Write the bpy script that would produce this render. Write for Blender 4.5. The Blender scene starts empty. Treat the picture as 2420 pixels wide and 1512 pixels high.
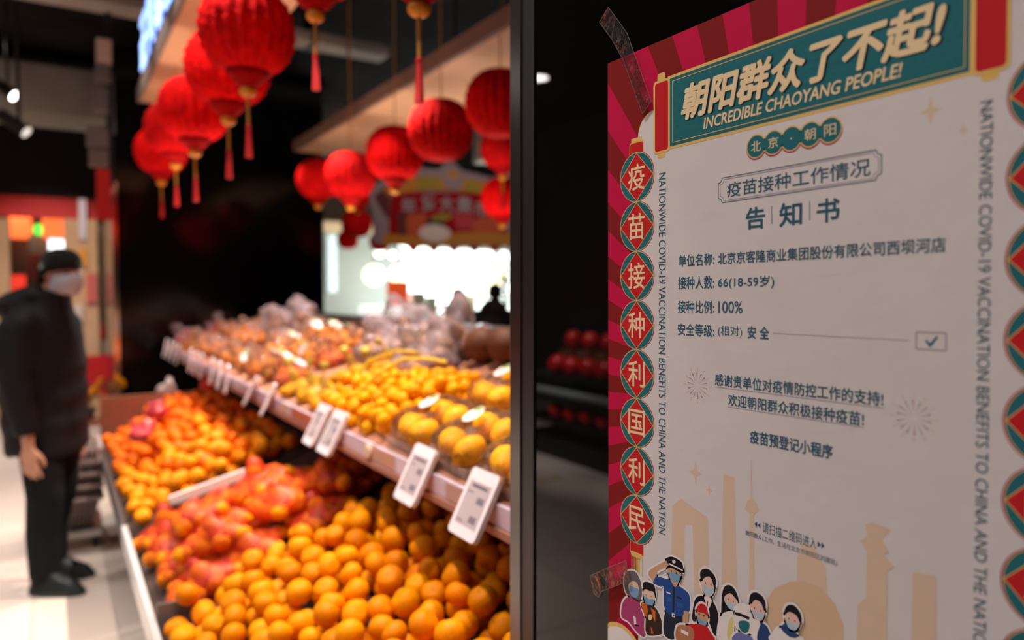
import bpy, bmesh, math, random
import numpy as np
from mathutils import Vector, Matrix, noise

# ------------------------------------------------------------------ camera, world, light, exposure
SC = bpy.context.scene
COL = SC.collection
FPX = 1720.0                                   # focal length in pixels of the 2420 wide frame
PITCH = math.atan(66 / FPX)
YAW = math.atan(1080 / FPX * math.cos(PITCH))  # the aisle runs along +Y, the camera looks to its right
EYE = Vector((0, 0, 1.5))
FWD = Vector((math.sin(YAW) * math.cos(PITCH), math.cos(YAW) * math.cos(PITCH), -math.sin(PITCH)))
RIGHT = Vector((math.cos(YAW), -math.sin(YAW), 0))
UP = RIGHT.cross(FWD)


def at(px, py, depth):
    """a real place in the shop: `depth` metres into the room along the view"""
    return EYE + (FWD + RIGHT * ((px - 1210) / FPX) - UP * ((py - 756) / FPX)) * depth


cd = bpy.data.cameras.new('camera')
cam = bpy.data.objects.new('camera', cd)
COL.objects.link(cam)
cd.sensor_fit = 'HORIZONTAL'
cd.sensor_width = 36.0
cd.lens = FPX / 2420 * 36
cd.clip_start = 0.05
cd.dof.use_dof = True
cd.dof.focus_distance = 0.93
cd.dof.aperture_fstop = 2.2
m = Matrix((RIGHT, UP, -FWD)).transposed().to_4x4()
m.translation = EYE
cam.matrix_world = m
SC.camera = cam
SC.view_settings.view_transform = 'Standard'
SC.view_settings.look = 'None'
SC.view_settings.gamma = 1
SC.view_settings.use_curve_mapping = False
SC.view_settings.exposure = 0.0
try:
    SC.cycles.use_denoising = True
    SC.cycles.max_bounces = 8
    SC.cycles.transparent_max_bounces = 16
    SC.cycles.sample_clamp_indirect = 6.0
except Exception:
    pass

W = bpy.data.worlds.new('world')
SC.world = W
W.use_nodes = True
W.node_tree.nodes['Background'].inputs[0].default_value = (1.0, 0.86, 0.76, 1)
W.node_tree.nodes['Background'].inputs[1].default_value = 0.012


def lamp(kind, name, loc, aim, power, color, size=0.1, angle=60, blend=0.5):
    d = bpy.data.lights.new(name, kind)
    d.energy = power
    d.color = color
    if kind == 'AREA':
        d.shape = 'DISK'
        d.size = size
        d.spread = math.radians(angle)
    else:
        d.shadow_soft_size = size
        if kind == 'SPOT':
            d.spot_size = math.radians(angle)
            d.spot_blend = blend
    o = bpy.data.objects.new(name, d)
    COL.objects.link(o)
    o.location = loc
    o.rotation_euler = (Vector(aim) - Vector(loc)).to_track_quat('-Z', 'Y').to_euler()
    return o


WARM = (1.0, 0.84, 0.72)
NEUT = (1.0, 0.91, 0.875)
TRACK = [(0.25, y, 3.45) for y in (1.1, 1.9, 2.7, 3.5, 4.3, 5.1)]       # spots on the track above the fruit
DOWN = [(-3.0, y, 3.68) for y in (-2.2, 0.75, 3.7, 6.38)]                # recessed lights over the far side of the aisle
DOWN2 = [(-0.95, 2.0, 3.68), (-0.2, -1.6, 3.68), (-0.72, 3.2, 3.68), (-0.80, 5.3, 3.68), (-0.75, 8.0, 3.68)]  # first and last are added, to brighten the front lanterns and left background
for p, w_ in zip(TRACK, (135, 140, 92, 46, 34, 32)):
    lamp('SPOT', 'track_spot_light', (p[0] + 0.02, p[1], p[2] - 0.125), (0.72, p[1], 0.85), w_, WARM, 0.028, 75, 0.6)
for y, w_ in ((2.3, 270), (3.5, 500), (4.6, 430), (5.8, 320)):
    lamp('SPOT', 'inner_spot_light', (1.25, y, 3.33), (1.10, y, 1.15), w_, WARM, 0.028, 62, 0.6)
for p, w_ in zip(DOWN, (10, 18, 38, 26)):
    lamp('AREA', 'down_light', (p[0], p[1], p[2] + 0.053), (p[0], p[1], 0), w_, NEUT, 0.2, 150)
for p, w_, sp_ in zip(DOWN2, (10, 15, 14, 14, 50), (125, 105, 50, 54, 105)):
    lamp('AREA', 'down_light', (p[0], p[1], p[2] + 0.053), (p[0], p[1], 0), w_, NEUT, 0.2, sp_)
for y in (3.4, 4.6, 5.8):
    lamp('SPOT', 'rack_spot_light', (-1.3, y, 3.40), (-2.6, y, 0.75), 1150, NEUT, 0.04, 42, 0.6)  # added lamps without fixtures, brightening the red packs for their reflection
lamp('SPOT', 'sign_spot_light', (2.3, 4.2, 3.60), (3.55, 7.1, 2.45), 90, WARM, 0.05, 50, 0.7)  # added unseen lamp to brighten the front of the shaped sign
lamp('SPOT', 'banner_spot_light', (0.0, 7.2, 3.60), (0.0, 10.0, 1.25), 260, WARM, 0.05, 46, 0.5)  # added unseen lamp to lift the red banners at the left back
lamp('AREA', 'shelf_back_strip_light', (1.66, 4.3, 1.36), (1.86, 4.3, 2.7), 26, (1.0, 0.86, 0.74), 0.12, 160).data.shape = 'ELLIPSE'  # added hidden uplight that brightens the underside of the back canopy
bpy.data.objects['shelf_back_strip_light'].data.size = 0.08
bpy.data.objects['shelf_back_strip_light'].data.size_y = 3.6

# ------------------------------------------------------------------ helpers
rnd = random.Random(7)


def lin(c):
    c = c / 255.0
    return c / 12.92 if c <= 0.04045 else ((c + 0.055) / 1.055) ** 2.4


def rgb(r, g, b):
    return (lin(r), lin(g), lin(b), 1)


MATS = {}


def mat(name, col, rough=0.5, metal=0.0, emit=0.0, spec=0.5, var=0.0, scale=8.0, bump=0.0, bscale=60.0, sss=0.0, trans=0.0, coat=0.0):
    if name in MATS:
        return MATS[name]
    mt = bpy.data.materials.new(name)
    mt.use_nodes = True
    nt = mt.node_tree
    b = nt.nodes['Principled BSDF']
    b.inputs['Base Color'].default_value = col
    b.inputs['Roughness'].default_value = rough
    b.inputs['Metallic'].default_value = metal
    b.inputs['Specular IOR Level'].default_value = spec
    b.inputs['Coat Weight'].default_value = coat
    if sss:
        b.inputs['Subsurface Weight'].default_value = sss
        b.inputs['Subsurface Radius'].default_value = (0.02, 0.008, 0.003)
    if emit:
        b.inputs['Emission Color'].default_value = col
        b.inputs['Emission Strength'].default_value = emit
    if var:
        tc = nt.nodes.new('ShaderNodeTexCoord')
        nz = nt.nodes.new('ShaderNodeTexNoise')
        nz.inputs['Scale'].default_value = scale
        nz.inputs['Detail'].default_value = 4
        oi = nt.nodes.new('ShaderNodeObjectInfo')
        add = nt.nodes.new('ShaderNodeVectorMath')
        nt.links.new(tc.outputs['Object'], add.inputs[0])
        nt.links.new(oi.outputs['Random'], add.inputs[1])
        nt.links.new(add.outputs[0], nz.inputs['Vector'])
        mr = nt.nodes.new('ShaderNodeMapRange')
        mr.inputs[1].default_value = 0.3
        mr.inputs[2].default_value = 0.7
        mr.inputs[3].default_value = 1 - var
        mr.inputs[4].default_value = 1 + var
        nt.links.new(nz.outputs['Fac'], mr.inputs[0])
        mx = nt.nodes.new('ShaderNodeVectorMath')
        mx.operation = 'SCALE'
        mx.inputs[0].default_value = col[:3]
        rv = nt.nodes.new('ShaderNodeMapRange')
        rv.inputs[3].default_value = 1 - 1.1 * var
        rv.inputs[4].default_value = 1 + 1.1 * var
        nt.links.new(oi.outputs['Random'], rv.inputs[0])
        ml = nt.nodes.new('ShaderNodeMath')
        ml.operation = 'MULTIPLY'
        nt.links.new(mr.outputs[0], ml.inputs[0])
        nt.links.new(rv.outputs[0], ml.inputs[1])
        nt.links.new(ml.outputs[0], mx.inputs['Scale'])
        nt.links.new(mx.outputs[0], b.inputs['Base Color'])
    if bump:
        nz2 = nt.nodes.new('ShaderNodeTexNoise')
        nz2.inputs['Scale'].default_value = bscale
        nz2.inputs['Detail'].default_value = 3
        tc2 = nt.nodes.new('ShaderNodeTexCoord')
        nt.links.new(tc2.outputs['Object'], nz2.inputs['Vector'])
        bp = nt.nodes.new('ShaderNodeBump')
        bp.inputs['Strength'].default_value = bump
        bp.inputs['Distance'].default_value = 0.01
        nt.links.new(nz2.outputs['Fac'], bp.inputs['Height'])
        nt.links.new(bp.outputs[0], b.inputs['Normal'])
    MATS[name] = mt
    return mt


def film(name, tint, clear, rough=0.12, ior=1.45, diffuse=0.3):
    """thin clear plastic: mostly see-through with glints and a little milkiness"""
    if name in MATS:
        return MATS[name]
    mt = bpy.data.materials.new(name)
    mt.use_nodes = True
    nt = mt.node_tree
    nt.nodes.clear()
    out = nt.nodes.new('ShaderNodeOutputMaterial')
    tr = nt.nodes.new('ShaderNodeBsdfTransparent')
    gl = nt.nodes.new('ShaderNodeBsdfGlossy')
    gl.inputs['Roughness'].default_value = rough
    df = nt.nodes.new('ShaderNodeBsdfDiffuse')
    df.inputs['Color'].default_value = tint
    fr = nt.nodes.new('ShaderNodeFresnel')
    fr.inputs['IOR'].default_value = ior
    nz = nt.nodes.new('ShaderNodeTexNoise')
    nz.inputs['Scale'].default_value = 38
    nz.inputs['Detail'].default_value = 4
    tc = nt.nodes.new('ShaderNodeTexCoord')
    nt.links.new(tc.outputs['Object'], nz.inputs['Vector'])
    bp = nt.nodes.new('ShaderNodeBump')
    bp.inputs['Strength'].default_value = 0.9
    bp.inputs['Distance'].default_value = 0.02
    nt.links.new(nz.outputs['Fac'], bp.inputs['Height'])
    nt.links.new(bp.outputs[0], gl.inputs['Normal'])
    nt.links.new(bp.outputs[0], fr.inputs['Normal'])
    m1 = nt.nodes.new('ShaderNodeMixShader')
    m1.inputs[0].default_value = clear
    nt.links.new(df.outputs[0], m1.inputs[1])
    nt.links.new(tr.outputs[0], m1.inputs[2])
    m2 = nt.nodes.new('ShaderNodeMixShader')
    nt.links.new(fr.outputs[0], m2.inputs[0])
    nt.links.new(m1.outputs[0], m2.inputs[1])
    nt.links.new(gl.outputs[0], m2.inputs[2])
    nt.links.new(m2.outputs[0], out.inputs[0])
    MATS[name] = mt
    return mt


def netting(name, col, freq=34.0, width=0.36, low=0.0):
    """woven net: diagonal threads with open holes between them, laid out in the mesh's own UV map"""
    if name in MATS:
        return MATS[name]
    mt = bpy.data.materials.new(name)
    mt.use_nodes = True
    nt = mt.node_tree
    nt.nodes.clear()
    out = nt.nodes.new('ShaderNodeOutputMaterial')
    tr = nt.nodes.new('ShaderNodeBsdfTransparent')
    pb = nt.nodes.new('ShaderNodeBsdfPrincipled')
    pb.inputs['Base Color'].default_value = col
    pb.inputs['Roughness'].default_value = 0.45
    uv = nt.nodes.new('ShaderNodeUVMap')
    sp = nt.nodes.new('ShaderNodeSeparateXYZ')
    nt.links.new(uv.outputs[0], sp.inputs[0])
    fac = []
    for sgn in (1, -1):
        a = nt.nodes.new('ShaderNodeMath')
        a.operation = 'MULTIPLY_ADD'
        a.inputs[1].default_value = sgn
        nt.links.new(sp.outputs[1], a.inputs[0])
        nt.links.new(sp.outputs[0], a.inputs[2])
        b = nt.nodes.new('ShaderNodeMath')
        b.operation = 'MULTIPLY'
        b.inputs[1].default_value = freq
        nt.links.new(a.outputs[0], b.inputs[0])
        c = nt.nodes.new('ShaderNodeMath')
        c.operation = 'FRACT'
        nt.links.new(b.outputs[0], c.inputs[0])
        d = nt.nodes.new('ShaderNodeMath')
        d.operation = 'LESS_THAN'
        d.inputs[1].default_value = width
        nt.links.new(c.outputs[0], d.inputs[0])
        fac.append(d)
    mx = nt.nodes.new('ShaderNodeMath')
    mx.operation = 'MAXIMUM'
    nt.links.new(fac[0].outputs[0], mx.inputs[0])
    nt.links.new(fac[1].outputs[0], mx.inputs[1])
    mix = nt.nodes.new('ShaderNodeMixShader')
    nt.links.new(mx.outputs[0], mix.inputs[0])
    nt.links.new(tr.outputs[0], mix.inputs[1])
    nt.links.new(pb.outputs[0], mix.inputs[2])
    nt.links.new(mix.outputs[0], out.inputs[0])
    MATS[name] = mt
    return mt


def obj(name, bm, mats, parent=None, smooth=False):
    me = bpy.data.meshes.new(name)
    bm.to_mesh(me)
    bm.free()
    return mobj(name, me, mats, parent, smooth)


def mobj(name, me, mats, parent=None, smooth=False):
    if not isinstance(mats, (list, tuple)):
        mats = [mats]
    for m_ in mats:
        me.materials.append(m_)
    if smooth:
        for p in me.polygons:
            p.use_smooth = True
    o = bpy.data.objects.new(name, me)
    COL.objects.link(o)
    if parent is not None:
        o.parent = parent
    return o


def tag(o, label, cat, group=None, kind=None):
    o['label'] = label
    o['category'] = cat
    if group:
        o['group'] = group
    if kind:
        o['kind'] = kind
    return o


def thing(name, label, cat, loc=(0, 0, 0), rot=(0, 0, 0), group=None):
    o = bpy.data.objects.new(name, None)
    o.empty_display_size = 0.05
    COL.objects.link(o)
    o.location = loc
    o.rotation_euler = rot
    return tag(o, label, cat, group)


def structure(o, label=None):
    o['kind'] = 'structure'
    if label:
        o['label'] = label
    return o


def bx(bm, x0, x1, y0, y1, z0, z1, mi=0, bev=0.0):
    r = bmesh.ops.create_cube(bm, size=1)
    vs = r['verts']
    for v in vs:
        v.co = Vector(((x0 + x1) / 2 + v.co.x * (x1 - x0), (y0 + y1) / 2 + v.co.y * (y1 - y0), (z0 + z1) / 2 + v.co.z * (z1 - z0)))
    fs = {f for v in vs for f in v.link_faces}
    for f in fs:
        f.material_index = mi
    if bev:
        es = {e for f in fs for e in f.edges}
        bmesh.ops.bevel(bm, geom=list(es), offset=bev, segments=2, affect='EDGES', profile=0.5)
    return bm


def box(x0, x1, y0, y1, z0, z1, bev=0.0):
    return bx(bmesh.new(), x0, x1, y0, y1, z0, z1, 0, bev)


def cyl(bm, a, b, r0, r1=None, seg=16, mi=0):
    a, b = Vector(a), Vector(b)
    r1 = r0 if r1 is None else r1
    d = b - a
    q = d.to_track_quat('Z', 'Y').to_matrix().to_4x4()
    q.translation = (a + b) / 2
    r = bmesh.ops.create_cone(bm, cap_ends=True, segments=seg, radius1=r0, radius2=r1, depth=d.length, matrix=q)
    for v in r['verts']:
        for f in v.link_faces:
            f.material_index = mi
    return bm


def ball(bm, c, rx, ry=None, rz=None, seg=20, mi=0, rot=None):
    ry = rx if ry is None else ry
    rz = rx if rz is None else rz
    mt = Matrix.Translation(Vector(c))
    if rot is not None:
        mt = mt @ rot
    mt = mt @ Matrix.Diagonal((rx, ry, rz, 1))
    r = bmesh.ops.create_uvsphere(bm, u_segments=seg, v_segments=max(8, seg * 2 // 3), radius=1, matrix=mt)
    for v in r['verts']:
        for f in v.link_faces:
            f.material_index = mi
    return bm


def lathe(bm, prof, seg=32, mod=None, c=(0, 0, 0), mi=0):
    rows = []
    for r, z in prof:
        row = []
        for i in range(seg):
            a = 2 * math.pi * i / seg
            k = mod(a, r, z) if mod else 1.0
            row.append(bm.verts.new((c[0] + r * k * math.cos(a), c[1] + r * k * math.sin(a), c[2] + z)))
        rows.append(row)
    for a, b in zip(rows[:-1], rows[1:]):
        for i in range(seg):
            f = bm.faces.new((a[i], a[(i + 1) % seg], b[(i + 1) % seg], b[i]))
            f.material_index = mi
    for row, rev in ((rows[0], True), (rows[-1], False)):
        f = bm.faces.new(list(reversed(row)) if rev else row)
        f.material_index = mi
    return bm


def copy_tree(o, parent=None):
    c = o.copy()
    COL.objects.link(c)
    if parent is not None:
        c.parent = parent
    for ch in list(o.children):
        copy_tree(ch, c)
    return c


def frame_from(x, y, z, loc):
    mm = Matrix((Vector(x), Vector(y), Vector(z))).transposed().to_4x4()
    mm.translation = Vector(loc)
    return mm


# ------------------------------------------------------------------ the setting
def tiles():
    mt = bpy.data.materials.new('floor_tiles')
    mt.use_nodes = True
    nt = mt.node_tree
    b = nt.nodes['Principled BSDF']
    tc = nt.nodes.new('ShaderNodeTexCoord')
    mp = nt.nodes.new('ShaderNodeMapping')
    mp.inputs['Rotation'].default_value = (0, 0, math.pi / 2)
    mp.inputs['Location'].default_value = (0.2, 0.12, 0)
    br = nt.nodes.new('ShaderNodeTexBrick')
    br.offset = 0
    br.inputs['Color1'].default_value = (0.56, 0.47, 0.40, 1)
    br.inputs['Color2'].default_value = (0.60, 0.50, 0.43, 1)
    br.inputs['Mortar'].default_value = (0.30, 0.25, 0.22, 1)
    br.inputs['Scale'].default_value = 1.0
    br.inputs['Mortar Size'].default_value = 0.004
    br.inputs['Brick Width'].default_value = 0.8
    br.inputs['Row Height'].default_value = 0.8
    nt.links.new(tc.outputs['Object'], mp.inputs[0])
    nt.links.new(mp.outputs[0], br.inputs['Vector'])
    nt.links.new(br.outputs['Color'], b.inputs['Base Color'])
    b.inputs['Roughness'].default_value = 0.42
    return mt


M_black = mat('soot_black', rgb(14, 13, 13), 0.6)
M_ceil = mat('ceiling_black', rgb(34, 33, 32), 0.95, spec=0.03, var=0.3, scale=1.5)
M_beige = mat('beige_panel', rgb(182, 146, 112), 0.7, var=0.08, scale=2)
M_bwall = mat('brown_wall', rgb(120, 92, 72), 0.7, var=0.1, scale=2)
M_pale = mat('pale_wall', rgb(190, 200, 195), 0.5)
M_chrome = mat('chrome', (0.75, 0.74, 0.74, 1), 0.12, 1.0)
M_steel = mat('brushed_steel', (0.55, 0.54, 0.53, 1), 0.3, 1.0)
M_red = mat('banner_red', rgb(200, 26, 24), 0.6)
M_gold = mat('gold_paper', rgb(226, 150, 30), 0.45)

structure(obj('floor', box(-5, 8, -4, 15, -0.1, 0), tiles()))
structure(obj('ceiling', box(-5, 8, -4, 15, 3.95, 4.05), M_ceil))
structure(obj('wall_left', box(-5.1, -5, -4, 15, 0, 4), M_bwall))
structure(obj('wall_right', box(8, 8.1, -4, 15, 0, 4), M_bwall))
structure(obj('wall_back', box(-5, 8, 15, 15.1, 0, 4), M_bwall))
structure(obj('wall_front', box(-5, 8, -4.1, -4, 0, 4), mat('front_dark', rgb(70, 62, 58), 0.8)))

# the square column faced in black glass at the far end of the display
mb = mat('black_glass_facing', (0.004, 0.004, 0.004, 1), 0.12, spec=0.35)
structure(obj('wall_column', box(0.47, 2.29, 7.2, 9.0, 0, 3.62), mb))
structure(obj('trim_1', box(0.425, 0.47, 7.17, 7.25, 0, 2.45), M_chrome))

# glass door: dark mirror-like pane and its metal stile
gm = mat('dark_door_glass', (0.003, 0.003, 0.003, 1), 0.015, spec=0.23)
door = bpy.data.objects.new('door_1', None)
COL.objects.link(door)
structure(door)
obj('door_pane', box(0.6650, 0.677, -1.6, 0.990, 0.04, 2.9), gm, door)
bm = bmesh.new()
bx(bm, 0.6600, 0.705, 1.0245, 1.060, 0.0, 3.0, 0, 0.0022)
obj('door_stile', bm, mat('stile_metal', (0.15, 0.138, 0.135, 1), 0.22, 0.9), door)
bm = bmesh.new()
bx(bm, 0.6625, 0.70, 0.993, 1.0235, 0.0, 3.0, 0, 0.001)
obj('door_gasket', bm, mat('gasket_black', (0.012, 0.012, 0.013, 1), 0.35), door)
bm = bmesh.new()
bx(bm, 0.6615, 0.70, 0.9885, 0.9925, 0.0, 3.0, 0, 0.0008)
obj('door_bead', bm, mat('bead_grey', (0.06, 0.06, 0.065, 1), 0.3, 0.6), door)

# printed artwork measured on the sheet (metres across, metres down)
TEXTS= [('朝阳群众了不起!', 0.1434, 0.4587, 0.068, 0.109, 'title'), ('INCREDIBLE CHAOYANG PEOPLE!', 0.179, 0.4212, 0.1142, 0.1271, 'english'), ('疫苗接种工作情况', 0.2152, 0.3909, 0.1962, 0.2132, 'blue'), ('告', 0.2434, 0.2689, 0.229, 0.2527, 'heavy'), ('知', 0.2882, 0.3155, 0.229, 0.2534, 'heavy'), ('书', 0.3335, 0.3587, 0.23, 0.2534, 'heavy'), ('单位名称:', 0.138, 0.1962, 0.2761, 0.2905, 'medium'), ('北京京客隆商业集团股份有限公司西坝河店', 0.202, 0.4617, 0.277, 0.2904, 'medium'), ('接种人数:', 0.1373, 0.1962, 0.3034, 0.3187, 'medium'), ('66(18-59岁)', 0.2021, 0.2815, 0.3052, 0.3196, 'medium'), ('接种比例:', 0.1366, 0.1964, 0.3334, 0.3482, 'medium'), ('100%', 0.2028, 0.2385, 0.3338, 0.3474, 'medium'), ('安全等级:', 0.1367, 0.1965, 0.3618, 0.3764, 'medium'), ('(相对)', 0.2024, 0.238, 0.3624, 0.3759, 'thin'), ('安 全', 0.2458, 0.2752, 0.3621, 0.3758, 'heavy'), ('感谢贵单位对疫情防控工作的支持!', 0.198, 0.406, 0.4198, 0.4337, 'medium'), ('欢迎朝阳群众积极接种疫苗!', 0.218, 0.3866, 0.4418, 0.4554, 'medium'), ('疫苗预登记小程序', 0.25, 0.3532, 0.4797, 0.494, 'heavy'), ('请扫描二维码进入', 0.268, 0.3356, 0.5796, 0.5917, 'thin'), ('朝阳群众(工作、生活在北京市朝阳区的居民)', 0.244, 0.3594, 0.5953, 0.6022, 'thin')]
SKYLINE= [[(0.1196, 0.84), (0.1275, 0.5953), (0.143, 0.5827), (0.1871, 0.5963), (0.1962, 0.84), (0.1703, 0.84), (0.1621, 0.6114), (0.149, 0.614), (0.1419, 0.84)], [(0.2059, 0.84), (0.2109, 0.5403), (0.214, 0.538), (0.2276, 0.5385), (0.2372, 0.84)], [(0.2476, 0.84), (0.2499, 0.5747), (0.2429, 0.5716), (0.2458, 0.562), (0.2508, 0.5569), (0.2515, 0.5041), (0.2527, 0.5564), (0.2595, 0.5612), (0.2624, 0.5684), (0.2557, 0.5748), (0.258, 0.84)], [(0.3074, 0.84), (0.3127, 0.6074), (0.3183, 0.5896), (0.3307, 0.588), (0.3462, 0.607), (0.3667, 0.84)], [(0.3886, 0.5511), (0.3963, 0.5472), (0.415, 0.5495), (0.4058, 0.561), (0.4133, 0.5715), (0.4069, 0.5752), (0.4189, 0.5841), (0.4117, 0.59), (0.4133, 0.84), (0.3916, 0.84), (0.3908, 0.5763), (0.3839, 0.569), (0.3916, 0.5613)], [(0.4329, 0.84), (0.4357, 0.5832), (0.4568, 0.5799), (0.4599, 0.84)], [(0.2513, 0.84), (0.2642, 0.6797), (0.2842, 0.6494), (0.3035, 0.6357), (0.322, 0.6296), (0.342, 0.6298), (0.3571, 0.6402), (0.3666, 0.6578), (0.3687, 0.84)], [(0.3778, 0.84), (0.3815, 0.6333), (0.3903, 0.6228), (0.4028, 0.633), (0.4123, 0.84)]]
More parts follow.
